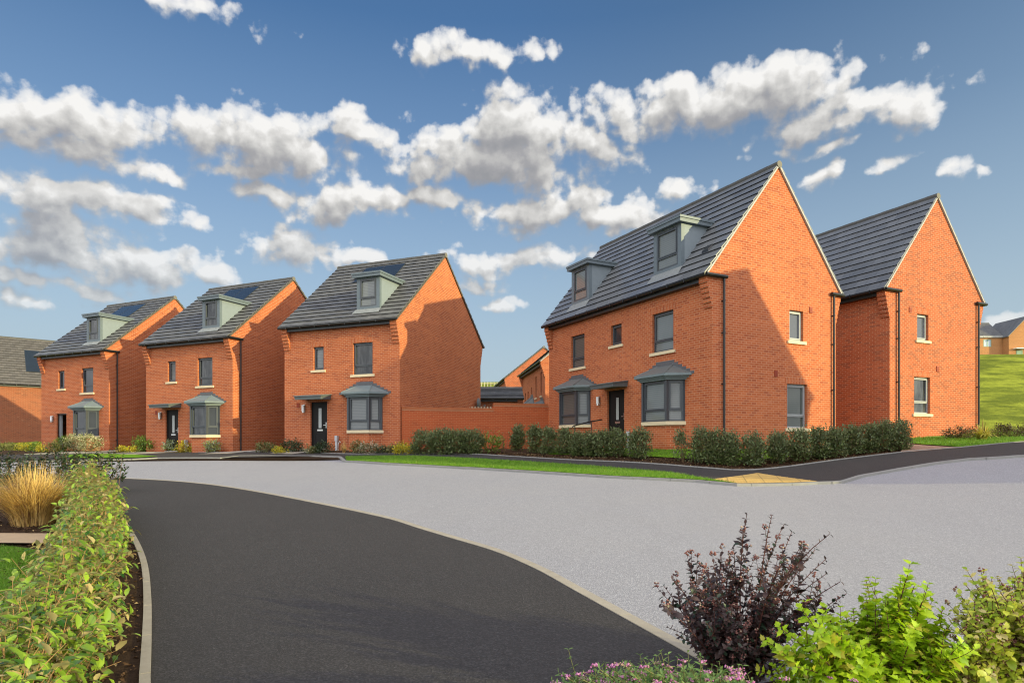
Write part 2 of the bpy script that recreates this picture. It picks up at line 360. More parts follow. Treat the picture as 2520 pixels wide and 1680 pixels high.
def dormer(house, x0, x1, b0, z0, z1, tan, zr, blind=None, roof_end=None):
    """flat-roofed dormer; front plane at y=b0, roof plane z = zr + tan*y"""
    fr = Fr((0, b0, 0), (1, 0, 0), (0, -1, 0)); fl = .17; mb = MB()
    wx0, wx1, wz0, wz1 = x0+.17, x1-.17, z0+.21, z1-.05
    # front trim (a frame round the window) and cheeks
    fbox(mb, fr, x0, wx0, z0-.25, z1, -.14, 0, 1); fbox(mb, fr, wx1, x1, z0-.25, z1, -.14, 0, 1)
    fbox(mb, fr, wx0, wx1, z0-.25, wz0, -.14, 0, 1); fbox(mb, fr, wx0, wx1, wz1, z1, -.14, 0, 1)
    ye = (z1-zr)/tan
    for x, s in ((x0, 1), (x1, -1)):
        xi = x+.02*s; xo = x+.008*s
        poly = [(xo,b0+.14,zr+tan*(b0+.14)-.35),(xo,ye+.3,zr+tan*(ye+.3)-.35),(xo,ye+.3,z1),(xo,b0+.14,z1)]
        if s > 0: poly = poly[::-1]
        mb.prism(poly, (.05*s, 0, 0), 0)
    mb.face([(x0+.06,b0+.6,z0-.2),(x1-.06,b0+.6,z0-.2),(x1-.06,b0+.6,z1),(x0+.06,b0+.6,z1)], 2)
    d = mb.build('dormer', [DORM, DORMD, FASC], house)
    rb = MB(); ye2 = (z1+fl-zr)/tan
    rb.hexa([(x0-.13,b0-.16,z1),(x1+.13,b0-.16,z1),(x1+.13,ye+.05,z1),(x0-.13,ye+.05,z1),(x0-.13,b0-.16,z1+fl),(x1+.13,b0-.16,z1+fl),(x1+.13,ye2+.02,z1+fl),(x0-.13,ye2+.02,z1+fl)])
    rb.hexa([(x0-.16,b0-.19,z1+fl-.045),(x1+.16,b0-.19,z1+fl-.045),(x1+.16,ye2,z1+fl-.045),(x0-.16,ye2,z1+fl-.045),(x0-.16,b0-.19,z1+fl+.03),(x1+.16,b0-.19,z1+fl+.03),(x1+.16,ye2+.06,z1+fl+.03),(x0-.16,ye2+.06,z1+fl+.03)])
    rb.build('dormer_roof', DORMD, d)
    wb = MB(); pn, bl = [], []
    glazing(wb, pn, bl, fr, wx0, wx1, wz0, wz1, -.02, .3, True, True, blind)
    w = wb.build('dormer_window', GREY, d)
    for f2, a, b, c, e, g, bm in pn:
        q = MB(); fbox(q, f2, a, b, c, e, g-.012, g); q.build('pane', bm or GLASS, d)
    # lead apron at the foot
    ap = MB(); ap.face([(x0-.1,b0-.24,zr+tan*(b0-.24)+.085),(x1+.1,b0-.24,zr+tan*(b0-.24)+.085),(x1+.06,b0-.001,zr+tan*b0+.10),(x0-.06,b0-.001,zr+tan*b0+.10)]); ap.build('lead_flashing', LEADL, d)
    return d
LEADL = mat_plain('weathered_lead', (.24,.25,.25), .45, .5, .45, 12, .2)
def bay(house, c, hw, cant, dep, z0, z1, blinds, dark=True, rtop=2.78):
    """canted bay: centre c on the wall, half width hw"""
    xl, xr = c-hw, c+hw; P = [(xl,0),(xl+cant,-dep),(xr-cant,-dep),(xr,0)]
    mb = MB(); pn, bl = [], []
    for i, (a, b) in enumerate(zip(P, P[1:])):
        d = np.array(b)-np.array(a); L = np.hypot(*d); u = d/L; n = np.array((u[1], -u[0]))
        fr = Fr((a[0], a[1], 0), (u[0], u[1], 0), (n[0], n[1], 0))
        bd = blinds[i]
        glazing(mb, pn, bl, fr, .03, L-.03, z0, z1, -.03, .27, i == 1, True, bd)
    for x, y in P: mb.box(x-.045, x+.045, (y-.045) if y < -.01 else -.03, (y+.045) if y < -.01 else .0, z0, z1)
    o = finish_window(mb, pn, bl, house, 'bay_window')
    def outline(e, ew): return [(xl-ew,0),(xl+cant-e*.75,-dep-e),(xr-cant+e*.75,-dep-e),(xr+ew,0)]
    bw = MB(); Q = outline(-.02, -.02)
    for a, b in zip(Q, Q[1:]): bw.face([(a[0],a[1],-1.0),(b[0],b[1],-1.0),(b[0],b[1],z0-.11),(a[0],a[1],z0-.11)])
    bw.build('bay_base', BRICK, o)
    sb = MB(); Q = outline(.06, .09)
    for i in range(3):
        a, b = Q[i], Q[i+1]
        sb.hexa([(a[0],a[1],z0-.12),(b[0],b[1],z0-.12),(b[0]*.6+c*.4,0,z0-.12),(a[0]*.6+c*.4,0,z0-.12),(a[0],a[1],z0-.0),(b[0],b[1],z0-.0),(b[0]*.6+c*.4,0,z0),(a[0]*.6+c*.4,0,z0)])
    sb.build('sill', STONE, o)
    # roof: fascia moulding + hipped lead-grey slopes
    rb = MB()
    def slab(e, ew, za, zb, m=0):
        Q = outline(e, ew); B = [(q[0], q[1], za) for q in Q]; T = [(q[0], q[1], zb) for q in Q]
        rb.face([B[3],B[2],B[1],B[0]], m); rb.face(T, m)
        for k in range(3): rb.face([B[k],B[k+1],T[k+1],T[k]], m)
    slab(.10, .12, z1+.0, z1+.06); slab(.16, .22, z1+.06, z1+.12); slab(.25, .36, z1+.12, z1+.2)
    E0 = [(q[0], q[1], z1+.2) for q in outline(.25, .36)]; tl, tr = (c-hw*.42, -.0, rtop), (c+hw*.42, -.0, rtop)
    rb.face([E0[1],E0[2],tr,tl], 1); rb.face([E0[0],E0[1],tl], 1); rb.face([E0[2],E0[3],tr], 1)
    rb.tube([E0[1], tl], .022, 6, 1); rb.tube([E0[2], tr], .022, 6, 1)
    rb.build('bay_roof', [ROOFG, ROOFG] if not dark else [ROOFG, LEADG], o)
    # stepped slate flashing on the wall
    fb = MB(); N = 6; hwf = hw+.47
    for k in range(N):
        za = z1+.16+(rtop+.16-z1-.16)*k/N; zb = z1+.16+(rtop+.16-z1-.16)*(k+1)/N
        wv = hwf-(hwf-hw*.5)*k/(N-1)
        fbox(fb, Fr((c,0,0),(1,0,0),(0,-1,0)), -wv, wv, za, zb, -.002, .016-.001*k)
    fb.build('slate_flashing', SLATE, o)
    return o
LEADG = mat_plain('lead_grey_roof', (.12,.135,.138), .48, .5, .15, 6, .08)
SLATE = mat_plain('slate', (.095,.095,.105), .6, .4, .3, 9, .15)
def door(house, x0, x1, z0, z1, style):
    fr = Fr((0,0,0),(1,0,0),(0,-1,0)); d = -.1; mb = MB()
    ring(mb, fr, x0, x1, z0, z1, .055, d-.05, d+.02)
    a, b, c, e = x0+.058, x1-.058, z0+.058, z1-.058
    if style == 'open':
        o = mb.build('door', BLACK, house)
        lf = MB(); lf.box(a, a+.045, .13, .27, c, e); lf.build('door_leaf', GREYP, o); return o
    fbox(mb, fr, a, b, c, e, d-.05, d)
    for q in (.2, .52): pass
    ring(mb, fr, a+.13, b-.13, c+.16, c+.62, .02, d, d+.008); 
    o = mb.build('door', DOORM, house)
    mid = (a+b)/2; g = MB(); fbox(g, fr, mid-.085, mid+.085, c+.85, e-.22, d+.001, d+.01)
    g.build('door_glass', FROSTD, o)
    r = MB(); ring(r, fr, mid-.105, mid+.105, c+.83, e-.2, .02, d+.001, d+.016); r.build('glass_frame', DOORM, o)
    l = MB(); fbox(l, fr, mid-.15, mid+.15, c+.72, c+.79, d+.001, d+.014); l.build('letterbox', STEEL, o)
    h = MB(); fbox(h, fr, b-.09, b-.05, c+.85, c+1.1, d+.001, d+.012); fbox(h, fr, b-.19, b-.055, c+.96, c+.985, d+.03, d+.05); h.build('handle', STEEL, o)
    t = MB(); fbox(t, fr, x0, x1, z0-.03, z0, d-.05, .06); t.build('threshold', STEEL, o)
    return o
FROSTD = mat_plain('obscured_glass', (.36,.38,.38), .15, .5, .25, 25)
def canopy(house, x0, x1, z, proj=.68):
    mb = MB(); mb.hexa([(x0,-proj,z),(x1,-proj,z),(x1,0,z+.03),(x0,0,z+.03),(x0-.02,-proj-.02,z+.13),(x1+.02,-proj-.02,z+.13),(x1+.02,0,z+.22),(x0-.02,0,z+.22)])
    mb.hexa([(x0-.05,-proj-.05,z+.13),(x1+.05,-proj-.05,z+.13),(x1+.05,0,z+.221),(x0-.05,0,z+.221),(x0-.05,-proj-.05,z+.165),(x1+.05,-proj-.05,z+.165),(x1+.05,0,z+.26),(x0-.05,0,z+.26)])
    return mb.build('door_canopy', LEADC, house)
LEADC = mat_plain('canopy_grey', (.10,.118,.128), .45, .5, .15, 5, .06)
def lamp(house, x, z):
    mb = MB(); fr = Fr((0,0,0),(1,0,0),(0,-1,0))
    fbox(mb, fr, x-.05, x+.05, z-.17, z+.17, 0, .03); mb.tube([(x,-.09,z-.2),(x,-.09,z-.13)], .045, 10); fbox(mb, fr, x-.03, x+.03, z-.16, z-.13, .03, .09)
    o = mb.build('wall_lamp', STEEL, house)
    b = MB(); b.tube([(x,-.09,z-.13),(x,-.09,z+.14)], .062, 12); b.build('lamp_shade', LAMPW, o); return o
def gable_wall(mb, W, D, o, he, ri, side, holes=(), m=0):
    """side 'R': plane x=0 facing +x, 'L': plane x=-W facing -x"""
    if side == 'R': fr = Fr((0,0,0),(0,1,0),(1,0,0)); inn = (-.33,0,0)
    else: fr = Fr((-W,0,0),(0,1,0),(-1,0,0)); inn = (.33,0,0)
    zt = he-.12
    b2 = MB(); wall_panel(b2, fr, 0, D, -1.2, zt, list(holes))
    e = o-.06; k = e/(D/2+o)
    tri = [fr.p(-e,zt), fr.p(D+e,zt), fr.p(D+e,he-.03+ri*.06/(D/2+o)), fr.p(D/2,he+ri-.03), fr.p(-e,he-.03+ri*.06/(D/2+o))]
    polys = []
    n = 6; zc = he-1.02; hs = (zt-zc)/n
    for s in (0, 1):
        st = [(0, zc)]
        for i in range(n):
            st.append((-e*(i+1)/n, zc+hs*i)); st.append((-e*(i+1)/n, zc+hs*(i+1)))
        st.append((0, zt))
        # staircase polygon (clockwise seen with -b to the left -> flip below)
        P = [fr.p(b if s == 0 else D-b, z) for b, z in st]
        if s == 0: P = P[::-1]
        polys.append(P)
    for P in [tri]+polys: b2.prism(P, inn)
    if side == 'L':
        for i, f in enumerate(b2.f): b2.f[i] = f[::-1]
    off = len(mb.v); mb.v += b2.v; mb.f += [[i+off for i in f] for f in b2.f]; mb.m += [m]*len(b2.f); mb.uv += b2.uv
def make_house(name, label, X, Y, zb, th, W, D, he, ri, o=.31, brick=None, tile=None, verge=None, fholes=(), gholes=(), row=.33, cap=True, group=None):
    h = empty(name, (X, Y, zb+CAMZ), -th, label=label, cat='house', group=group)
    mb = MB(); ff = Fr((0,0,0),(1,0,0),(0,-1,0))
    wall_panel(mb, ff, -W, 0, -1.2, he-.1, list(fholes))
    wall_panel(mb, Fr((0,D,0),(-1,0,0),(0,1,0)), 0, W, -1.2, he-.1, [])
    gable_wall(mb, W, D, o, he, ri, 'R', gholes); gable_wall(mb, W, D, o, he, ri, 'L')
    mb.build('wall', brick or BRICK, h)
    rf = roof_mesh(W, D, o, he, ri, W+.05, .05, tile, row).build('roof', [tile or TILE, TSHADE], h)
    # ridge tiles
    rb = MB(); x = -W-.05; nn = max(3, round((W+.1)/.45)); st = (W+.1)/nn
    for i in range(nn): rb.tube([(x+st*i, D/2, he+ri-.015), (x+st*(i+1)+.002, D/2, he+ri-.015)], .105+.004*(i%2), 14, cap=(i in (0, nn-1)))
    rb.build('ridge', RIDGEM, rf)
    if cap:
        for xa, xb in ((.052, .075), (-W-.075, -W-.052)):
            cb = MB(); cb.tube([(xa, D/2, he+ri-.02), (xb, D/2, he+ri-.02)], .115, 12); cb.build('ridge_end', RENDC, rf)
    # verge strips under the tile edges
    run = D/2+o
    for sgn, x0, x1 in ((1, .004, .062), (-1, -W-.062, -W-.004)):
        vb = MB()
        for s in (0, 1):
            f = (lambda b, z: (b, z)) if s == 0 else (lambda b, z: (D-b, z))
            pts = [(-o+.02, he-.085), (D/2, he+ri-.085), (D/2, he+ri-.006), (-o+.02, he-.006)]
            a = [f(*p) for p in pts]
            vb.hexa([(x0,a[0][0],a[0][1]),(x1,a[0][0],a[0][1]),(x1,a[1][0],a[1][1]),(x0,a[1][0],a[1][1]),(x0,a[3][0],a[3][1]),(x1,a[3][0],a[3][1]),(x1,a[2][0],a[2][1]),(x0,a[2][0],a[2][1])])
        vb.build('verge', verge or VERGED, rf)
    # fascia / soffit boxes and gutters front and back
    for s in (0, 1):
        fb = MB(); gb = MB()
        g = (lambda y: y) if s == 0 else (lambda y: D-y)
        fb.box(-W+.335, -.335, g(-o+.10), g(-.001), he-.21, he-.04)
        a = g(-o-.02)
        gb.tube([(-W-.07, a, he-.045), (.07, a, he-.045)], .062, 10)
        for q in np.arange(-W+.4, -.2, .8): gb.box(q-.02, q+.02, g(-o+.10), g(-o-.085), he-.115, he+.012)
        fb.build('fascia', FASC, h); gb.build('gutter', BLACK, h)
    h['dims'] = [W, D, he, ri, o]
    return h
def downpipe(h, D, he, o, rear=False, b=.42, returns=True):
    s = (lambda y: y) if not rear else (lambda y: D-y)
    mb = MB(); x = .075
    mb.tube([(x, s(b), he-.12), (x, s(b), -1.0)], .036, 10)
    for z in (.6, 2.1, 3.7, 4.7): mb.tube([(x, s(b), z), (x, s(b), z+.045)], .044, 10); mb.box(0, x, s(b)-.05, s(b)-.03, z, z+.03); mb.box(0, x, s(b)+.03, s(b)+.05, z, z+.03)
    if returns:
        mb.tube([(x, s(-o-.02), he-.05), (x, s(b+.12), he-.05)], .062, 10)
    return mb.build('downpipe', BLACK, h)
def lintel(h, fr, u0, u1, z, brick=None):
    mb = MB(); a, b, c, d = u0-.11, u1+.11, z+.001, z+.216; q = .004
    P = lambda u, z_, e: fr.p(u, z_, e)
    mb.face([P(a,c,q), P(b,c,q), P(b,d,q), P(a,d,q)], 0, [(c-z+.005, a), (c-z+.005, b), (d-z+.005, b), (d-z+.005, a)])
    for m_, n_ in (((a,c),(b,c)), ((b,c),(b,d)), ((b,d),(a,d)), ((a,d),(a,c))): mb.face([P(*m_,0), P(*n_,0), P(*n_,q), P(*m_,q)])
    return mb.build('brick_lintel', brick or BRICK, h)
def red_vent(h, fr, u, z):
    mb = MB(); fbox(mb, fr, u-.075, u+.075, z-.105, z+.105, 0, .018)
    for k in range(4): fbox(mb, fr, u-.065, u+.065, z-.09+k*.047, z-.06+k*.047, .018, .026)
    return mb.build('air_vent', VENTM, h)
def solar(h, x0, x1, b0, b1, zr, tan, split=2):
    mb = MB(); L = math.hypot(1, tan); n = np.array((0, -tan/L, 1/L))
    def P(x, b, o): return tuple(np.array((x, b, zr+tan*b))+n*o)
    mb.hexa([P(x0,b0,.02),P(x1,b0,.02),P(x1,b1,.02),P(x0,b1,.02),P(x0,b0,.075),P(x1,b0,.075),P(x1,b1,.075),P(x0,b1,.075)])
    o = mb.build('solar_panel', SOLF, h)
    w = (x1-x0)/split
    for k in range(split):
        c = MB(); a, b = x0+w*k+.03, x0+w*(k+1)-.03
        c.face([P(a,b0+.03,.079),P(b,b0+.03,.079),P(b,b1-.03,.079),P(a,b1-.03,.079)]); c.build('solar_cell', SOLAR, o)
    return o
HE, O = 5.52, .31
FF = Fr((0,0,0),(1,0,0),(0,-1,0)); GF = Fr((0,0,0),(0,1,0),(1,0,0))
SM, LG, DR = (-4.50,-3.93,3.54,4.58), (-2.37,-1.35,3.25,4.63), (-4.66,-3.74,.06,2.13)
def town_house(label, X, Y, zb, th, W, D, ri, blinds, dr, pipe=True, can=True, tilt=False, zdoor=.06):
    d2 = (DR[0], DR[1], zdoor, DR[3])
    h = make_house('detached_house', label, X, Y, zb, th, W, D, HE, ri, O, BRICK, TILE, VERGED, [SM, LG, d2], group='three storey houses with one dormer')
    tan = ri/(D/2+O); zr = HE+tan*O
    window(h, FF, *SM, transom=0, blind=blinds[0], vent=False); window(h, FF, *LG, transom=.27, blind=blinds[1])
    lintel(h, FF, SM[0], SM[1], SM[3]); lintel(h, FF, LG[0], LG[1], LG[3])
    door(h, *d2, dr)
    if can: canopy(h, -4.95, -3.55, 2.2)
    lamp(h, -5.0, 1.86)
    bay(h, -1.75, .86, .34, .45, .84, 2.25, blinds[2], dark=False)
    dormer(h, -2.37, -1.18, .28, 6.03, 7.5, tan, zr, blinds[3])
    solar(h, -4.15, -1.88, 2.45, 3.58, zr, tan)
    if pipe: downpipe(h, D, HE, O)
    if can: red_vent(h, FF, -5.35, 2.0)
    return h
BL, BD = (BLIND, 0.0), (BLINDD, 0.0)
h1 = town_house('narrow three storey brick house with its front door standing open, beside the brown roofed house', -21.989, 34.799, -.412, rad(24.6), 6.11, 7.98, 3.70, [None, None, [None, None, None], (CURT, 0.0)], 'open', can=False)
h2 = town_house('middle house of the row of three, narrow brick with pale grey bay roof', -13.369, 30.539, -.417, rad(24.2), 6.12, 7.98, 3.73, [(BLINDD,0.0), (CURT, .25), [None, (CURT, .0), None], (CURT, 0.0)], 'shut')
h3 = town_house('three storey brick house with a satellite dish beside the low garden wall', -4.727, 26.839, -.268, rad(22.3), 6.13, 8.0, 3.78, [BL, (CURT, .3), [BL, BL, BL], BL], 'shut', pipe=False)
# dish on the rear corner of the third house
db = MB(); 
for i in range(6):
    for k in range(16):
        def q(i, k):
            r = .26*i/6; a = k*2*math.pi/16; y = r*math.cos(a); z = r*math.sin(a); return (.22-.9*r*r, 7.45+y, 2.42+z)
        db.face([q(i,k), q(i+1,k), q(i+1,k+1), q(i,k+1)] if i else [q(0,0), q(1,k), q(1,k+1)])
db.tube([(.0,7.45,2.25),(.12,7.45,2.25),(.22,7.45,2.4)], .018, 6); db.tube([(.2,7.45,2.2),(.5,7.45,2.25)], .012, 6); db.box(.47,.53,7.41,7.49,2.22,2.32)
db.tube([(.012,7.72,2.2),(.012,7.72,.2)], .008, 5)
dz = db.build('satellite_dish', DISH, h3)
# --- the corner house
WA, DA, RIA = 10.06, 5.81, 3.98
AS, AM, AL, AD = (-8.2,-7.18,3.42,4.78), (-5.34,-4.66,3.99,4.77), (-2.88,-1.79,3.40,4.76), (-5.58,-4.5,.24,2.28)
GU, GL = (3.45,4.13,3.70,4.73), (3.34,4.31,.76,2.25)
hA = make_house('corner_house', 'large double fronted brick corner house with two dormers and two bay windows', 6.237, 19.851, -.24, rad(63.04), WA, DA, HE, RIA, O, BRICK, TILEA, VERGEL, [AS, AM, AL, AD], [GU, GL], .37)
tan = RIA/(DA/2+O); zr = HE+tan*O
window(hA, FF, *AS, transom=.27, blind=BD); window(hA, FF, *AM, transom=0, blind=None, vent=False); window(hA, FF, *AL, transom=.27, blind=BL)
for q in (AS, AM, AL): lintel(hA, FF, q[0], q[1], q[3])
for q in (GU, GL): lintel(hA, GF, q[0], q[1], q[3])
door(hA, *AD, 'shut'); canopy(hA, -5.75, -4.3, 2.33, .66); lamp(hA, -6.1, 1.95)
bay(hA, -2.21, .94, .33, .45, .98, 2.35, [BL, BL, BL], True, 2.9); bay(hA, -7.72, .94, .33, .45, 1.02, 2.4, [BD, BD, BL], True, 2.95)
dormer(hA, -8.37, -7.04, .13, 6.06, 7.62, tan, zr, BL); dormer(hA, -2.97, -1.55, .13, 6.05, 7.62, tan, zr, BL)
window(hA, GF, *GU, transom=0, mat=GREYSUN, pmat=FROST, vent=False); window(hA, GF, *GL, transom=.27, blind=(BLINDG, 0.0), mat=GREYSUN)
downpipe(hA, DA, HE, O); downpipe(hA, DA, HE, O, True, .2)
red_vent(hA, GF, 4.5, 4.82); red_vent(hA, GF, 2.8, 2.56)
mb = MB(); P = [(-.85,.32),(-.5,.32),(-.5,.62),(-.85,.62)]
mb.hexa([(x,b,zr+tan*b+.03) for x,b in P]+[(P[0][0]+.05,P[0][1]+.02,zr+tan*P[0][1]+.2),(P[1][0]-.05,P[1][1]+.02,zr+tan*P[1][1]+.2),(P[2][0]-.05,P[2][1],zr+tan*P[2][1]+.07),(P[3][0]+.05,P[3][1],zr+tan*P[3][1]+.07)]); mb.build('roof_vent', BLACK, hA)
# brick soldier relief over the gable windows
for (u0, u1, z) in ((3.2, 4.3, 4.98), (3.1, 4.5, 2.5)): pass
# --- house behind the corner house
WB, DB, RIB = 9.72, 5.61, 3.85
BU, BLW = (1.60,2.28,3.75,4.74), (1.42,2.38,.97,2.36)
hB = make_house('gable_end_house', 'tall brick house with steep sunlit gable standing behind the corner house', 13.825, 23.354, .158, rad(64.5), WB, DB, HE, RIB, O, BRICKB, TILEA, VERGEL, [], [BU, BLW], .37)
window(hB, GF, *BU, transom=0, mat=GREYSUN, pmat=FROST, vent=False); window(hB, GF, *BLW, transom=.3, blind=(CURT, 0.0), mat=GREYSUN)
for q in (BU, BLW): lintel(hB, GF, q[0], q[1], q[3], BRICKB)
downpipe(hB, DB, HE, O); downpipe(hB, DB, HE, O, True, .2)
red_vent(hB, GF, 1.18, 4.84); red_vent(hB, GF, 2.83, 2.72)
# ------------------------------------------------------------------ sun direction
AZ, EL = rad(-31), rad(11.6)
SUN = np.array((math.cos(EL)*math.cos(AZ), math.cos(EL)*math.sin(AZ), math.sin(EL)))
# ------------------------------------------------------------------ house beyond the right edge whose roof throws the big shadow on the corner house
def wA(b, z): return np.array((6.237+b*math.sin(rad(63.04)), 19.851+b*math.cos(rad(63.04)), -.24+z))
Q1, Q2 = wA(1.45, 5.79), wA(4.56, 1.82); t1, RC = 17.0, 3.7
P1 = Q1+SUN*t1; t2 = (P1[2]-RC-Q2[2])/SUN[2]; P2 = Q2+SUN*t2
e = (P2-P1)[:2]; Lh = float(np.hypot(*e)); e = e/Lh
DC = 2*(Lh-O); thc = math.atan2(-e[0], -e[1]); cor = P1[:2]+e*(DC/2)
hC = make_house('gable_house', 'brick house outside the frame casting the pointed shadow on the corner house', cor[0], cor[1], P1[2]-RC-HE, thc, 3.7, DC, HE, RC, O, BRICK, TILEA, VERGEL, [(-2.4,-1.3,3.3,4.7),(-2.4,-1.3,.8,2.2)], [])
window(hC, FF, -2.4, -1.3, 3.3, 4.7); window(hC, FF, -2.4, -1.3, .8, 2.2)
# ------------------------------------------------------------------ far left house with the brown roof
def simple_house(name, label, X, Y, zb, th, W, D, he, ri, brick, tile, verge, fwin=(), gwin=(), o=.25, row=.33, frame=None, smat=None, cap=True):
    h = make_house(name, label, X, Y, zb, th, W, D, he, ri, o, brick, tile, verge, fwin, gwin, row, cap)
    for fr, ws in ((FF, fwin), (GF, gwin)):
        for w in ws: window(h, fr, *w, transom=.3 if w[3]-w[2] > 1.1 else 0, blind=(CURT, .0), mat=frame, vent=False, casement=False)
    return h
a0 = rad(-41.0)
h0 = simple_house('brown_roof_house', 'two storey brick house with a brown tiled roof and solar panels at the left edge', -33.2, 59.0, -.3, a0, 16.0, 8.4, 5.2, 4.3, BRICK0, TILE0, VERGED)
tan0 = 4.3/(4.2+.25); zr0 = 5.2+tan0*.25
solar(h0, -9.3, -6.0, .9, 3.0, zr0, tan0)
# ------------------------------------------------------------------ houses glimpsed between the third house and the corner house
hD = simple_house('far_gable_house', 'far brick house whose orange gable rises above the garage roof', -.47, 56.6, .25, rad(82.5), 8.0, 6.7, 5.55, 2.85, BRICKB, TILE, VERGED)
hE = make_house('far_bay_house', 'far brick house with grey bay windows seen above the garden wall', 2.17, 42.0, -.05, rad(82), 9.5, 6.6, 5.5, 3.0, .35, BRICK, TILE, VERGEL, [(-1.6,-1.1,3.3,4.9),(-3.6,-3.1,3.3,4.8),(-5.4,-5.0,2.9,4.2),(-7.0,-6.5,2.6,4.0),(-8.3,-7.8,2.6,4.0)], [])
for w in [(-1.6,-1.1,3.3,4.9),(-3.6,-3.1,3.3,4.8),(-5.4,-5.0,2.9,4.2),(-7.0,-6.5,2.6,4.0),(-8.3,-7.8,2.6,4.0)]: window(hE, FF, *w, transom=0, vent=False)
bay(hE, -.2-1.0, .9, .33, .9, .85, 2.25, [None, None, None], True, 3.0); bay(hE, -5.1, 1.0, .33, .9, .85, 2.3, [None, None, None], True, 3.5)
hG = make_house('garage', 'low brick garage with a slate grey roof behind the garden wall', .66, 38.6, .3, rad(-2), 7.0, 4.2, 2.45, .78, .22, BRICK0, TILE, VERGED, [], [], .3)
# house on the hill
hH = empty('hill_house', (0, 0, 0)); bpy.data.objects.remove(hH)
YH = 127.0
def hx(px): return (px-CX)/FPX*YH
def hz(py): return (HY-py)/FPX*YH+CAMZ
zb = hz(889)-CAMZ
hH = make_house('hill_house', 'brown brick house with green framed windows standing on top of the grassy hill', hx(2467), YH, zb, rad(0), 6.0, 7.5, 4.9, 3.4, .2, BRICKH, TILE, WHITE, [(-3.8,-2.2,2.9,4.4),(-3.8,-2.2,.25,1.3)], [], .4)
GREENF = mat_plain('green_window_frame', (.16,.27,.2), .5, .4, .08); PALE = mat_plain('pale_net', (.42,.5,.6), .5, .3, .05)
for w in ((-3.8,-2.2,2.9,4.4),(-3.8,-2.2,.25,1.3)):
    mb = MB(); ring(mb, FF, *w, .12, -.1, -.02); fbox(mb, FF, (w[0]+w[1])/2-.07, (w[0]+w[1])/2+.07, w[2]+.12, w[3]-.12, -.1, -.02); o = mb.build('window', GREENF, hH)
    q = MB(); fbox(q, FF, w[0]+.05, w[1]-.05, w[2]+.05, w[3]-.05, -.09, -.06); q.build('pane', PALE, o)
mb = MB(); mb.box(-6.2, -.0, -.26, -.2, 4.72, 4.98); mb.build('barge_board', WHITE, hH)
# projecting gable wing on its right
wing = MB(); GX0, GX1, GY = .02, 7.2, -1.6
wing.prism([(GX0,GY,-2),(GX1,GY,-2),(GX1,GY,4.9),((GX0+GX1)/2,GY,8.6),(GX0,GY,4.9)], (0,8,0)); wg = wing.build('wing_wall', BRICKH, hH)
wr = MB(); mx = (GX0+GX1)/2
for s in (-1, 1):
    x0 = mx+s*(mx-GX0+.3); zz = 4.9-.3
    P = [(x0,GY-.25,zz),(x0,GY+8.2,zz),(mx,GY+8.2,8.62),(mx,GY-.25,8.62)]
    P = P if s > 0 else P[::-1]
    wr.prism([(p[0],p[1],p[2]+.14) for p in P], (0,0,-.13))
wr.build('wing_roof', TILE, hH)
for w in ((3.2,5.2,2.9,4.5),):
    mb = MB(); f2 = Fr((0,GY,0),(1,0,0),(0,-1,0)); ring(mb, f2, *w, .12, .0, .06); fbox(mb, f2, 4.13, 4.27, w[2]+.12, w[3]-.12, .0, .06); o = mb.build('window', GREENF, hH)
    q = MB(); fbox(q, f2, w[0]+.05, w[1]-.05, w[2]+.05, w[3]-.05, .005, .03); q.build('pane', PALE, o)
mb = MB(); f2 = Fr((0,GY,0),(1,0,0),(0,-1,0)); ring(mb, f2, 1.5, 2.7, .1, 2.0, .12, 0, .06); fbox(mb, f2, 1.62, 2.58, .22, 1.88, 0, .03); mb.build('door', GREENF, hH)
mb = MB(); mb.box(.9, 3.2, GY-.9, GY, 2.2, 2.36); mb.build('door_canopy', WHITE, hH)
# ------------------------------------------------------------------ garden wall
A_, B_ = np.array((-4.66, 26.93)), np.array((1.66, 28.83)); dv = (B_-A_); Lw = float(np.hypot(*dv)); th_w = math.atan2(dv[1], dv[0])
gw = empty('garden_wall', (A_[0], A_[1], 0), th_w, label='red brick garden wall joining the dish house to the corner house', cat='wall')
sp = Lw*.608
mb = MB(); mb.box(.01, sp, 0, .22, .6, CAMZ+1.45); mb.box(sp, Lw, 0, .22, .6, CAMZ+1.69); mb.build('brickwork', BRICKW, gw)
mb = MB()
x = .012
while x < Lw-.08:
    zt = CAMZ+(1.45 if x < sp-.03 else 1.69)
    mb.box(x, x+.068, -.018, .238, zt+.001, zt+.105); x += .0745
mb.build('brick_coping', mat_plain('coping_brick', (.40,.13,.055), .85, .2, .2, 2), gw)
mb = MB(); mb.box(.012, sp, -.012, .232, CAMZ+1.45-.045, CAMZ+1.45-.001); mb.box(sp, Lw, -.012, .232, CAMZ+1.69-.045, CAMZ+1.69-.001); mb.build('coping_course', mat_plain('mortar_line', (.42,.2,.11), .9, .1, .2, 6), gw)
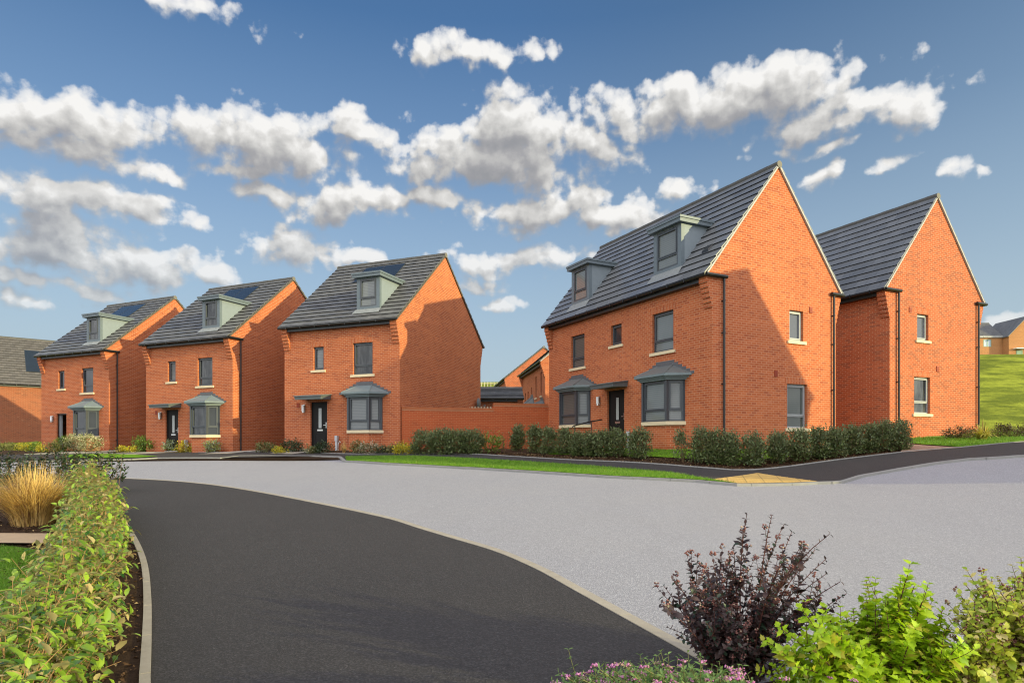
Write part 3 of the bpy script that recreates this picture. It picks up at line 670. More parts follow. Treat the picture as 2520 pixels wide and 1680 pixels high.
# picket fence glimpsed beyond the low end of the wall, post fence on the hill
fe = empty('picket_fence', (-2.75, 33.0, 0), 0, label='pale timber picket fence showing just above the low end of the garden wall', cat='fence')
for k in range(13):
    mb = MB(); x = k*.16; z = CAMZ+1.93-.0
    mb.prism([(x,0,CAMZ-.2),(x+.09,0,CAMZ-.2),(x+.09,0,z-.05),(x+.045,0,z),(x,0,z-.05)], (0,.02,0)); mb.build('picket', FENCEW, fe)
mb = MB(); mb.box(-.02, 2.1, .02, .05, CAMZ+1.4, CAMZ+1.48); mb.box(-.02, 2.1, .02, .05, CAMZ+.4, CAMZ+.48); mb.build('rail', FENCEW, fe)
fy = 100.0; fx0 = (1176-CX)/FPX*fy
fe = empty('post_fence', (fx0, fy, 0), 0, label='line of pale posts along the far grass slope behind the garage', cat='fence')
for k in range(10):
    x = k*.5; mb = MB(); g0 = G1(fx0+x, fy); mb.box(x, x+.09, 0, .09, g0-.5, (HY-940)/FPX*fy+CAMZ); mb.build('post', FENCEW, fe)
mb = MB(); mb.box(0, 4.6, .09, .12, (HY-942)/FPX*fy+CAMZ-.12, (HY-942)/FPX*fy+CAMZ-.02); mb.build('rail', FENCEW, fe)
# ------------------------------------------------------------------ ground sheets
def inpoly(x, y, poly):
    x = np.asarray(x); y = np.asarray(y); r = np.zeros(x.shape, bool); n = len(poly)
    for i in range(n):
        x0, y0 = poly[i]; x1, y1 = poly[(i+1) % n]
        if y0 == y1: continue
        c = ((y0 > y) != (y1 > y)) & (x < (x1-x0)*(y-y0)/(y1-y0)+x0); r ^= c
    return r
def sheet(name, poly, off, mat, cell=.5, kind='structure', skirt=0.0):
    bm = bmesh.new(); f = bm.faces.new([bm.verts.new((x, y, 0)) for x, y in poly])
    if f.normal.z < 0: f.normal_flip()
    bmesh.ops.triangulate(bm, faces=bm.faces[:])
    xs = [p[0] for p in poly]; ys = [p[1] for p in poly]
    for ax, lo, hi in ((0, min(xs), max(xs)), (1, min(ys), max(ys))):
        for k in range(math.ceil(lo/cell), math.floor(hi/cell)+1):
            no = (1,0,0) if ax == 0 else (0,1,0); co = (k*cell,0,0) if ax == 0 else (0,k*cell,0)
            bmesh.ops.bisect_plane(bm, geom=bm.verts[:]+bm.edges[:]+bm.faces[:], dist=1e-5, plane_co=co, plane_no=no)
    bm.normal_update()
    for q in bm.faces:
        if q.normal.z < 0: q.normal_flip()
    V = np.array([v.co[:] for v in bm.verts]); z = gz(V[:,0], V[:,1])+off
    for v, zz in zip(bm.verts, z): v.co.z = zz
    me = bpy.data.meshes.new(name); bm.to_mesh(me); bm.free(); me.materials.append(mat)
    me.polygons.foreach_set('use_smooth', np.ones(len(me.polygons), bool))
    o = bpy.data.objects.new(name, me); COL.objects.link(o)
    if kind: o['kind'] = kind
    return o
def smooth(pts, n=4):
    P = [np.array(p, float) for p in pts]; out = []
    for i in range(len(P)-1):
        p0, p1, p2, p3 = P[max(i-1,0)], P[i], P[i+1], P[min(i+2,len(P)-1)]
        for k in range(n):
            t = k/n; out.append(.5*((2*p1)+(-p0+p2)*t+(2*p0-5*p1+4*p2-p3)*t*t+(-p0+3*p1-3*p2+p3)*t**3))
    out.append(P[-1]); return [tuple(p) for p in out]
def offset(pts, d):
    P = np.array(pts); T = np.gradient(P, axis=0); T /= np.linalg.norm(T, axis=1)[:,None]; return [tuple(p) for p in P+np.c_[-T[:,1], T[:,0]]*d]
def kerb(name, pts, w, top, mat, seg=.9, deep=.12, label=None, cat='kerb'):
    """a run of kerb stones along pts (left side = outside), with fine joints"""
    P = np.array(pts); L = np.r_[0, np.cumsum(np.hypot(*np.diff(P, axis=0).T))]
    n = max(1, int(L[-1]/seg)); mb = MB()
    for i in range(n):
        ss = np.linspace(L[-1]*i/n+.004, L[-1]*(i+1)/n-.004, 4)
        c = np.c_[np.interp(ss, L, P[:,0]), np.interp(ss, L, P[:,1])]; t = np.gradient(c, axis=0); t /= np.linalg.norm(t, axis=1)[:,None]; nn = np.c_[-t[:,1], t[:,0]]
        a, b = c+nn*w/2, c-nn*w/2; ch = .008
        za = gz(a[:,0], a[:,1])+top; zb_ = gz(b[:,0], b[:,1])+top
        for k in range(3):
            mb.face([(*b[k],zb_[k]),(*b[k+1],zb_[k+1]),(*a[k+1],za[k+1]),(*a[k],za[k])])
            mb.face([(*b[k],zb_[k]-deep),(*b[k+1],zb_[k+1]-deep),(*b[k+1],zb_[k+1]),(*b[k],zb_[k])]); mb.face([(*a[k],za[k]),(*a[k+1],za[k+1]),(*a[k+1],za[k+1]-deep),(*a[k],za[k]-deep)])
        for k, s in ((0, 1), (3, -1)):
            q = [(*a[k],za[k]-deep),(*b[k],zb_[k]-deep),(*b[k],zb_[k]),(*a[k],za[k])]; mb.face(q if s > 0 else q[::-1])
    o = mb.build(name, mat); o['kind'] = 'structure'
    return o
OV = 1.0714286
def pxs(l, s=OV): return [hit(x*s, y*s) for x, y in l]
# path / road dividing kerb (right edge of the dark path), continued past the bottom of the picture
div = pxs([(150,1094),(240,1097),(310,1100),(400,1105),(500,1115),(600,1131),(700,1150),(800,1170),(900,1192),(960,1211),(1050,1238),(1150,1268),(1250,1312),(1300,1340),(1400,1395),(1500,1450),(1600,1505),(1690,1560)])
d_ = np.array(div[-1])-np.array(div[-3]); d_ /= np.hypot(*d_); div = [tuple(np.array(div[0])+(np.array(div[0])-np.array(div[2]))*2)]+div+[tuple(np.array(div[-1])+d_*k) for k in (1.5, 4, 9)]
div = smooth(div, 3)
# left edging of the path
left = pxs([(345,1568),(348,1450),(347,1380),(340,1310),(325,1265),(305,1228),(285,1205)])
left = [(-1.0,-3.0),(-1.15,1.2),(-1.62,2.8)]+left+[(-6.9,10.6),(-8.4,11.9),(-12,13.9),(-20,16.5)]
left = smooth(left, 3)
PATH = [p for p in left]+[p for p in div if p[0] > -30]
def before(poly): return poly
path_poly = left+div                      # left edge going away, then back along the divide
sheet('path', path_poly, .012, PATHM, .5)
kerb('kerb', offset(left, .03), .062, .055, KERB, .9)
kerb('kerb', offset(div, 0), .10, .018, KERB, .92, .05)
# far edge of the road
farL = [hit(161,1136), hit(330,1132), hit(389,1129), hit(550,1129), hit(585,1124), hit(780,1124), hit(836,1126), hit(848,1137)]
verge_front = [hit(848,1137.4), hit(950,1143.5), hit(1072,1150), hit(1180,1155.5), hit(1300,1163), hit(1400,1169.5), hit(1508,1177), hit(1620,1182), hit(1717,1187), hit(1815,1196)]
tact_front = [hit(1815.5,1197), hit(1946,1194.5), hit(2018,1191)]
farR = [hit(2018,1191), hit(2068,1190), hit(2120,1174), hit(2208,1158.5), hit(2307,1142), hit(2390,1132.5), hit(2450,1130), hit(2520,1125)]
far_all = [(-45, 24.5), (-30, 24.5)]+[hit(60,1137)]+farL+verge_front[1:]+tact_front[1:]+farR[1:]
e2 = np.array(far_all[-1])-np.array(far_all[-3]); e2 /= np.hypot(*e2); far_all += [tuple(np.array(far_all[-1])+e2*3), tuple(np.array(far_all[-1])+e2*9), tuple(np.array(far_all[-1])+e2*22)]
div_near = [p for p in div]
road_poly = [p for p in div[::-1]]+[(-45, div[0][1])]+far_all+[(40, -8), (div[-1][0], -8)]
sheet('road', road_poly, .004, ROAD, .5)
kerb('kerb', far_all[2:-2], .11, .062, KERBG, .92)
# pavement behind the verge
back = [(-45, 26.2), hit(60,1120), hit(261,1117), hit(415,1113.5), hit(589,1114.4), hit(738,1115), hit(848,1118.7), hit(1010,1117.6), hit(1100,1119.5), hit(1186,1121), hit(1300,1128), hit(1449,1136.5), hit(1598,1144), hit(1687,1151), hit(1806,1160.5), hit(1848,1160), hit(1901,1156), hit(1953,1150), hit(2077,1133), hit(2241,1113.7), hit(2369,1104), hit(2520,1090)]
e3 = np.array(back[-1])-np.array(back[-2]); e3 /= np.hypot(*e3); back += [tuple(np.array(back[-1])+e3*4), tuple(np.array(back[-1])+e3*20)]
sheet('pavement', far_all+back[::-1][:-1]+[(-45, 26.2)], .045, PAVE, .5)
kerb('edging', back[1:-1], .055, .066, KERBG, .9)
vback = [hit(1788,1191.5), hit(1726,1181), hit(1657,1168.5), hit(1538,1158), hit(1419,1148), hit(1300,1140), hit(1186,1133), hit(1064,1127.5), hit(957,1125.5), hit(850,1127)]
VERGE = offset(verge_front, .07)+vback
sheet('verge', VERGE, .07, LAWN, .5)
vl = [hit(161,1122), hit(250,1119.5), hit(330,1121), hit(389,1126), hit(330,1129.5), hit(200,1130), hit(161,1128)]
sheet('verge', vl, .07, LAWN, .5)
# tactile paving at the corner
TACT = [hit(1755,1184), hit(1864,1168.4), hit(2012,1190), hit(1946,1192.5), hit(1815,1194.5)]
TACM = mat_plain('buff_tactile', (.55,.36,.12), .8, .2, .2, 3, .15)
tact = sheet('tactile_paving', TACT, .06, TACM, .5, kind=None)
tag(tact, 'yellow tactile paving slabs with rows of bumps at the road corner', 'paving')
mb = MB(); tx = [p[0] for p in TACT]; ty = [p[1] for p in TACT]; dirv = np.array(TACT[2])-np.array(TACT[0]); dirv /= np.hypot(*dirv); nrm = np.array((-dirv[1], dirv[0])); c0 = np.mean(TACT, axis=0)
us = np.arange(-4, 4, .067); gx, gy = np.meshgrid(us, us); PX = c0[0]+gx*dirv[0]+gy*nrm[0]; PY = c0[1]+gx*dirv[1]+gy*nrm[1]; ok = inpoly(PX, PY, TACT)
ang = np.arange(6)*math.pi/3
bx, by = PX[ok], PY[ok]; bz = gz(bx, by)+.061
ringv = np.stack([np.stack([bx+.018*math.cos(a), by+.018*math.sin(a), bz-.001], 1) for a in ang]+[np.stack([bx, by, bz+.006], 1)], 1)
nb = len(bx); F = np.concatenate([np.stack([np.arange(nb)*7+k, np.arange(nb)*7+(k+1) % 6, np.arange(nb)*7+6], 1) for k in range(6)])
o = npmesh('blisters', ringv.reshape(-1, 3), [F], TACM, tact); o['kind'] = 'stuff'
jm = MB(); JM = mat_plain('slab_joint', (.26,.19,.09), .9, .1, .1)
for s in np.arange(-3.2, 3.3, .4):
    for d1, d2 in ((dirv, nrm), (nrm, dirv)):
        run = np.linspace(-3.5, 3.5, 60); X = c0[0]+d1[0]*s+d2[0]*run; Y = c0[1]+d1[1]*s+d2[1]*run; okk = inpoly(X, Y, TACT)
        if okk.sum() > 2:
            X, Y = X[okk], Y[okk]; a = np.array((X[0],Y[0])); b = np.array((X[-1],Y[-1])); w = d1*.006
            m_ = (a+b)/2
            for p, q in ((a, m_), (m_, b)): jm.face([(*(p-w), G1(*(p-w))+.064), (*(q-w), G1(*(q-w))+.064), (*(q+w), G1(*(q+w))+.064), (*(p+w), G1(*(p+w))+.064)])
jm.build('slab_joints', JM, tact)
# beds and lawns behind the pavement
def HA(a, b): return (6.237+a*math.cos(rad(63.04))+b*math.sin(rad(63.04)), 19.851-a*math.sin(rad(63.04))+b*math.cos(rad(63.04)))
def HB(a, b): return (13.825+a*math.cos(rad(64.5))+b*math.sin(rad(64.5)), 23.354-a*math.sin(rad(64.5))+b*math.cos(rad(64.5)))
def H3p(a, b): t = rad(22.3); return (-4.727+a*math.cos(t)+b*math.sin(t), 26.839-a*math.sin(t)+b*math.cos(t))
def H2p(a, b): t = rad(24.2); return (-13.369+a*math.cos(t)+b*math.sin(t), 30.539-a*math.sin(t)+b*math.cos(t))
def H1p(a, b): t = rad(24.6); return (-21.989+a*math.cos(t)+b*math.sin(t), 34.799-a*math.sin(t)+b*math.cos(t))
front = offset(back[9:20], .04)
GARD = front+[HA(.3,DA+.8), HA(.25,-.2), HA(-10.0,-.2), (1.2,29.2), (-1.2,28.0)]
sheet('mulch_bed', GARD, .02, MULCH, .5)
inner = offset(back[10:19], 1.15)
LAWNA = inner+[HA(.9,DA-.5), HA(.25,.3), HA(.25,-.35), HA(-10.0,-.5), (1.0,28.2)]
sheet('lawn', LAWNA, .05, LAWN, .5)
bedH = [(-45,26.4)]+[tuple(p) for p in offset(back[1:10], .04)]+[(-1.2,28.0), (-4.7,27.0), H3p(-6.3,.1), H3p(-6.3,4), H2p(.3,4), H2p(.3,.1), H2p(-6.3,.1), H2p(-6.3,4), H1p(.3,4), H1p(.3,.1), H1p(-6.3,.1), (-45,42)]
sheet('mulch_bed', bedH, .015, MULCH, .5)
PAVER = mat_brick('block_paving', (.30,.17,.12), (.40,.25,.18), (.22,.13,.1), (.3,.25,.2), .2)
def slabs(name, poly, off, mat): return sheet(name, poly, off, mat, .5)
SL2 = mat_plain('grey_slab', (.33,.29,.24), .85, .2, .15, 5, .15)
for P in ([H1p(.5,-.1), H1p(1.6,-.1), H2p(-7.0,-2.2), H1p(1.0,-2.9)],):
    pass
for k, (hp, x0, x1, L) in enumerate(((H2p, -4.8, -3.6, 2.6), (H3p, -4.8, -3.6, 2.4), (H2p, .5, 2.3, 2.4), (H1p, .5, 2.3, 4.0))):
    slabs('garden_path', [hp(x0,-L), hp(x1,-L), hp(x1,-.02), hp(x0,-.02)], .06, SL2)
drv = [hit(2215,1117), hit(2369,1104.6), hit(2232,1095.5), HB(-.6,-.3), HB(-9,-.3), HA(.3,DA+.9), HA(2.0,DA+1.2)]
PAV2 = NT('driveway_blocks'); co = geo_co(PAV2); br = PAV2.n('ShaderNodeTexBrick', {'Vector': PAV2.n('ShaderNodeMapping', {'Vector': co, 'Rotation': (0,0,.5)}).outputs[0], 'Color1': (.27,.15,.11,1), 'Color2': (.40,.25,.18,1), 'Mortar': (.2,.16,.13,1), 'Scale': 1.0, 'Mortar Size': .006, 'Brick Width': .2, 'Row Height': .1})
PAV2.bsdf(br.outputs[0], .85, .2)
sheet('driveway', drv, .05, PAV2.mat, .5)
lawnB = [hit(2238,1094), hit(2369,1103.6), hit(2520,1089.4), tuple(np.array(hit(2520,1089.4))+e3*8), (30,26), HB(6,9), HB(.3,DB), HB(.05,.0), HB(.05,-.4)]
sheet('lawn', lawnB, .06, LAWN, .5)
# left foreground
off_l = offset(left, .06)
mL = [p for p in off_l if p[1] > -2.5 and p[0] > -12.5]
bedL = mL+[(-14,14.6),(-15,9),(-15,-2.5)]
sheet('mulch_bed', bedL, .03, MULCH, .5)
lawnL = [(-2.9,-2),(-2.95,2.8),(-3.45,4.0),(-4.05,5.2),(-4.75,6.6),(-5.6,7.75),(-6.3,8.05),(-14,8.3),(-14,-2)]
sheet('lawn', lawnL, .045, LAWN, .5)
sl = empty('stone_path', (0,0,0)); bpy.data.objects.remove(sl)
mb = MB(); x = -6.05
sheet('stone_path', [(-5.9,8.1),(-6.35,8.75),(-14.5,9.05),(-14.5,8.4)], .075, SLAB, .5)
# right foreground planting bed under the shrubs (outside the bottom edge of the picture)
bedR = [(.2,3.05),(1.0,3.55),(1.9,3.9),(3.6,4.1),(6.0,3.9),(9.0,2.5),(9.0,-3),(.2,-3)]
sheet('mulch_bed', bedR, .03, MULCH, .5)
# the ground itself: one sheet to the horizon
gx = np.r_[-1500,-900,-500,-300,-200,-140,-100,-75,np.arange(-60,60.1,1.0),75,100,140,200,300,500,900,1500]
gy = np.r_[-300,-120,-60,-30,-15,np.arange(-8,60.1,1.0),np.arange(63,150,3.0),170,220,300,500,900,1600]
GX, GY_ = np.meshgrid(gx, gy); GZ = gz(GX, GY_)-.10
near = (GX > -46) & (GX < 42) & (GY_ > -10) & (GY_ < 42); GZ = np.where(near, GZ-.1, GZ)
nx, ny = len(gx), len(gy); I = (np.arange(ny-1)[:,None]*nx+np.arange(nx-1)[None]).ravel()
o = npmesh('ground', np.stack([GX.ravel(), GY_.ravel(), GZ.ravel()], 1), [np.stack([I, I+1, I+nx+1, I+nx], 1)], HILLG, smooth=True); o['kind'] = 'structure'
# ------------------------------------------------------------------ foliage
def leaf_arrays(base, d, up, L, wr, fold=.18, curl=.25, kind='oval'):
    """arrays of leaf verts: base (n,3), d unit directions, up rough normals, L lengths"""
    n = len(base); d = d/np.linalg.norm(d, axis=1)[:,None]
    s = np.cross(d, up); s /= (np.linalg.norm(s, axis=1)[:,None]+1e-9); u = np.cross(s, d)
    L = L[:,None]; W = L*wr
    def P(a, w, h): return base+d*(L*a)+s*(W*w)+u*(L*h)
    if kind == 'tri':
        V = np.stack([P(0,-.12,0), P(.45,.5,fold*.5), P(1,0,-curl), P(.45,-.5,fold*.5)], 1).reshape(-1, 3); k = np.arange(n)[:,None]*4
        return V, [k+np.array([[0,1,2]]), k+np.array([[0,2,3]])]
    if kind == 'lobed':
        V = np.stack([P(0,0,0), P(.28,.5,fold), P(.44,.36,.05), P(.70,.40,fold*.5-curl*.4), P(.72,.22,-curl*.3), P(1.05,0,-curl), P(.72,-.22,-curl*.3), P(.70,-.40,fold*.5-curl*.4), P(.44,-.36,.05), P(.28,-.5,fold), P(.45,0,-.03)], 1).reshape(-1, 3)
        k = np.arange(n)[:,None]*11
        return V, [k+np.array([q]) for q in ([0,1,2,10],[2,3,4,10],[4,5,6,10],[6,7,8,10],[8,9,0,10])]
    V = np.stack([P(0,0,0), P(.3,.42,fold*.42), P(.68,.40,fold*.4-curl*.5), P(1,0,-curl), P(.68,-.40,fold*.4-curl*.5), P(.3,-.42,fold*.42), P(.33,0,-.0), P(.68,0,-curl*.45)], 1).reshape(-1, 3)
    k = np.arange(n)[:,None]*8
    return V, [k+np.array([[0,1,6]]), k+np.array([[0,6,5]]), k+np.array([[1,2,7,6]]), k+np.array([[6,7,4,5]]), k+np.array([[2,3,7]]), k+np.array([[7,3,4]])]
def join(parts):
    V = []; F = {}; o = 0
    for v, fs in parts:
        V.append(v)
        for f in fs: F.setdefault(f.shape[1], []).append(f+o)
        o += len(v)
    return np.concatenate(V), [np.concatenate(x) for x in F.values()]
def tubes_np(lines, radii, n=4):
    """many tapered tubes: lines (m,k,3), radii (m,k)"""
    m, k, _ = lines.shape; t = np.gradient(lines, axis=1); t /= np.linalg.norm(t, axis=2, keepdims=True)+1e-9
    ref = np.where(np.abs(t[...,2:3]) > .9, np.array([1.,0,0]), np.array([0,0,1.])); a = np.cross(ref, t); a /= np.linalg.norm(a, axis=2, keepdims=True)+1e-9; b = np.cross(t, a)
    ang = np.arange(n)*2*math.pi/n
    V = lines[:,:,None]+radii[:,:,None,None]*(a[:,:,None]*np.cos(ang)[None,None,:,None]+b[:,:,None]*np.sin(ang)[None,None,:,None])
    idx = np.arange(m*k*n).reshape(m, k, n); q = np.roll(idx, -1, axis=2)
    F = np.stack([idx[:,:-1], q[:,:-1], q[:,1:], idx[:,1:]], -1).reshape(-1, 4)
    return V.reshape(-1, 3), [F]
def unit(v): return v/(np.linalg.norm(v, axis=-1, keepdims=True)+1e-9)
def rdir(n): return unit(rng.normal(size=(n, 3)))
M_HEDGE = mat_leaf('hedge_leaf', (.04,.072,.016), (.15,.195,.06), (.20,.21,.12), .34, .2, (.22,.2,.07), .03)
M_DARK = mat_leaf('dark_leaf', (.018,.04,.015), (.05,.085,.03), None, .38, .15, (.12,.08,.05), .05)
M_BRIGHT = mat_leaf('bright_leaf', (.09,.17,.025), (.2,.3,.05), None, .45, .3)
M_YEL = mat_leaf('yellow_leaf', (.42,.36,.03), (.62,.5,.04), None, .5, .3, (.2,.25,.04), .2)
M_CREAM = mat_leaf('cream_leaf', (.33,.32,.17), (.55,.5,.32), None, .5, .25, (.16,.2,.07), .3)
M_SILV = mat_leaf('silver_leaf', (.2,.25,.17), (.34,.38,.26), None, .5, .2, (.35,.4,.08), .3)
M_OLIVE = mat_leaf('olive_leaf', (.08,.1,.03), (.18,.18,.06), None, .5, .2, (.3,.25,.1), .12)
M_PINKW = mat_leaf('pinkish_leaf', (.12,.14,.06), (.24,.22,.12), None, .5, .2, (.45,.36,.28), .25)
M_RED = mat_leaf('dark_red_leaf', (.05,.03,.022), (.10,.07,.035), None, .4, .2, (.14,.14,.04), .25)
M_STEM = mat_plain('woody_stem', (.16,.10,.055), .8, .2, .25, 9)
M_TAN = mat_plain('tan_twig', (.36,.21,.10), .75, .2, .25, 9)
M_DRY = mat_leaf('dry_grass', (.52,.33,.10), (.85,.62,.26), None, .55, .3, (.3,.17,.07), .25)
M_PHOR = mat_leaf('striped_strap_leaf', (.30,.30,.06), (.62,.50,.12), None, .4, .3, (.25,.16,.05), .15)
def shrub(name, label, x, y, w, h, mat, stem=None, n=500, L=.05, wr=.5, group=None, cat='shrub', shape='round', lean=.35, kind='oval', sink=0.0):
    z0 = G1(x, y)+.02; r = empty(name, (x, y, z0), 0, label=label, cat=cat, group=group)
    rw = w/2; ns = 9 if w < .5 else 15
    tips = np.c_[rng.normal(0, .5, (ns, 2)).clip(-.9, .9)*rw, rng.uniform(.72, 1.0, ns)*h]
    k = np.linspace(0, 1, 5)[None,:,None]
    root = np.c_[rng.normal(0, .1, (ns, 2))*rw, np.full(ns, -.05)]
    lines = root[:,None]*(1-k)+tips[:,None]*k+np.c_[tips[:,:2]*.3, np.zeros(ns)][:,None]*np.sin(k*math.pi); lines[:,:,2] += .08*h*np.sin(k[...,0]*math.pi)
    V, F = tubes_np(lines, np.linspace(.007, .0025, 5)[None].repeat(ns, 0)*max(1, h/.8))
    npmesh('stem', V, F, stem or M_STEM, r)
    # leaf clumps on an uneven outline
    nc = max(8, int(n/22)); d = rdir(nc); 
    rr = rng.uniform(.45, 1.0, nc)**.6
    if shape == 'round': c = d*rr[:,None]*np.array([rw, rw, h*.5])+np.array([0, 0, h*.52])
    elif shape == 'column':
        a = rng.uniform(0, 2*math.pi, nc); zz = rng.uniform(.06, 1, nc); prof = np.interp(zz, [0,.15,.5,.85,1], [.6,.85,1,.85,.45]); c = np.c_[np.cos(a)*rw*prof*rr, np.sin(a)*rw*prof*rr, zz*h]
    else: a = rng.uniform(0, 2*math.pi, nc); c = np.c_[np.cos(a)*rw*rr, np.sin(a)*rw*rr, h*(.3+.7*rng.uniform(0,1,nc)*(1-.5*rr))]
    c += rng.normal(0, .05, (nc, 3))*np.array([w, w, h])
    per = n//nc+1; B = c[:,None]+rng.normal(0, 1, (nc, per, 3))*np.array([L*.95, L*.95, L*.9]); B = B.reshape(-1, 3)
    B = B[B[:,2] > .01]; m = len(B)
    out = unit(B-np.array([0, 0, h*.4])); dd = unit(out*.6+rdir(m)*.8+np.array([0, 0, lean])); uu = unit(rdir(m)*.5+np.array([0, 0, 1.])+out*.4)
    V, F = leaf_arrays(B, dd, uu, L*rng.uniform(.7, 1.25, m), wr, .15, .2, kind)
    npmesh('foliage', V, F, mat, r); return r
def tuft(name, label, x, y, w, h, mat, n=160, bw=.006, group=None, cat='ornamental grass', droop=.5, base=.15):
    z0 = G1(x, y)+.01; r = empty(name, (x, y, z0), 0, label=label, cat=cat, group=group)
    a = rng.uniform(0, 2*math.pi, n); q = rng.uniform(0, 1, n)**.7; Lh = h*rng.uniform(.6, 1.05, n)
    K = 6; t = np.linspace(0, 1, K)[None]
    R0 = w*base*.5*rng.uniform(0, 1, n); R = (w*.5)*q
    rad_ = R0[:,None]+(R-R0*.5)[:,None]*(t**1.6); zz = Lh[:,None]*(1.15*t-droop*q[:,None]*t**2.6)
    aa = a[:,None]+rng.normal(0, .25, (n, 1))*t
    C = np.stack([np.cos(aa)*rad_, np.sin(aa)*rad_, zz], -1); s = np.stack([-np.sin(aa), np.cos(aa), np.zeros_like(aa)], -1)
    W = bw*(1-t**2*.9)[...,None]*rng.uniform(.6, 1.2, (n, 1, 1)); V = np.stack([C-s*W, C+s*W], 2); idx = np.arange(n*K*2).reshape(n, K, 2)
    F = np.stack([idx[:,:-1,0], idx[:,:-1,1], idx[:,1:,1], idx[:,1:,0]], -1).reshape(-1, 4)
    npmesh('blades', V.reshape(-1, 3), [F], mat, r); return r
def atpx(px, py, w, h):
    x, y = hit(px, py, .02); s = y/FPX; return x, y, w*s, h*s
# hedge of separate shrubs in front of the corner house
HG = [(1275,1112,34,58,'leftmost hedge shrub, slim, beside the garden wall end'),(1316,1117,46,58,'hedge shrub right of the slim shrub at the wall end'),(1352,1120,42,58,'hedge shrub in front of the left bay window, left one'),
 (1389,1122,42,56,'hedge shrub in front of the left bay window, middle one'),(1424,1124,38,54,'hedge shrub at the outer end of the black handrail'),(1453,1126,36,52,'hedge shrub in front of the black handrail posts'),(1486,1127,44,58,'hedge shrub just left of the black front door of the corner house'),
 (1521,1127,50,66,'tall hedge shrub covering the foot of the black front door'),(1573,1131,60,68,'broad round shrub standing alone between door and right bay window'),(1681,1139,40,72,'thin sparse see through shrub standing on the open lawn'),
 (1727,1143,52,76,'dark full shrub by the corner, left of three touching ones'),(1763,1144,46,78,'dark shrub by the corner, middle of three touching ones'),(1800,1147,38,70,'slim shrub at the house corner below the drainpipe'),(1853,1149,58,78,'round shrub alone in the gap right of the house corner'),
 (1914,1142,50,76,'slim tall shrub below the shaded gable wall'),(1970,1138,62,78,'bushy hedge shrub left of the lower gable window'),(2016,1131,50,76,'hedge shrub below the left edge of the lower gable window'),(2055,1127,50,76,'hedge shrub below the cream sill of the lower gable window'),
 (2097,1121,54,78,'hedge shrub below the rear drainpipe of the corner house'),(2137,1117,52,78,'hedge shrub in front of the dark gap between the two houses'),(2175,1114,54,76,'second hedge shrub from the driveway end'),(2213,1111,56,72,'last hedge shrub, beside the block paved driveway')]
for px, py, w, h, lb in HG:
    x, y, w, h = atpx(px, py-3, w*.74, h*rng.uniform(.9, 1.02)*(.87 if px > 1950 else 1))
    sparse = 'sparse' in lb
    shrub('hedge_shrub', 'dark green '+lb, x, y, w, h, M_HEDGE, n=480 if sparse else 1900, L=.082, group='evergreen shrubs planted as a hedge round the corner house', shape='column', lean=.8, kind='tri')
for px, py, w, h, lb in [(1045,1117,52,50,'left part of the clipped block against the garden wall'),(1085,1118,52,54,'middle left part of the clipped block against the wall'),(1125,1118,52,54,'middle right part of the clipped block against the wall'),(1162,1117,46,50,'right end of the clipped block against the garden wall')]:
    x, y, w, h = atpx(px, py, w*1.15, h); shrub('hedge_shrub', 'dense dark shrub, '+lb, x, y, w, h, M_HEDGE, n=2600, L=.085, group='dense dark shrubs in a block against the garden wall', shape='column', lean=.6, kind='tri')
x, y, w, h = atpx(1207, 1114, 52, 40); shrub('laurel', 'bright green broad leaved shrub in front of the garden wall step', x, y, w, h, M_BRIGHT, n=560, L=.11, wr=.4, lean=.6)
x, y, w, h = atpx(1240, 1112, 24, 44); shrub('bare_shrub', 'thin bare twiggy shrub against the garden wall', x, y, w, h, M_OLIVE, M_STEM, n=46, L=.05, shape='column', kind='tri')
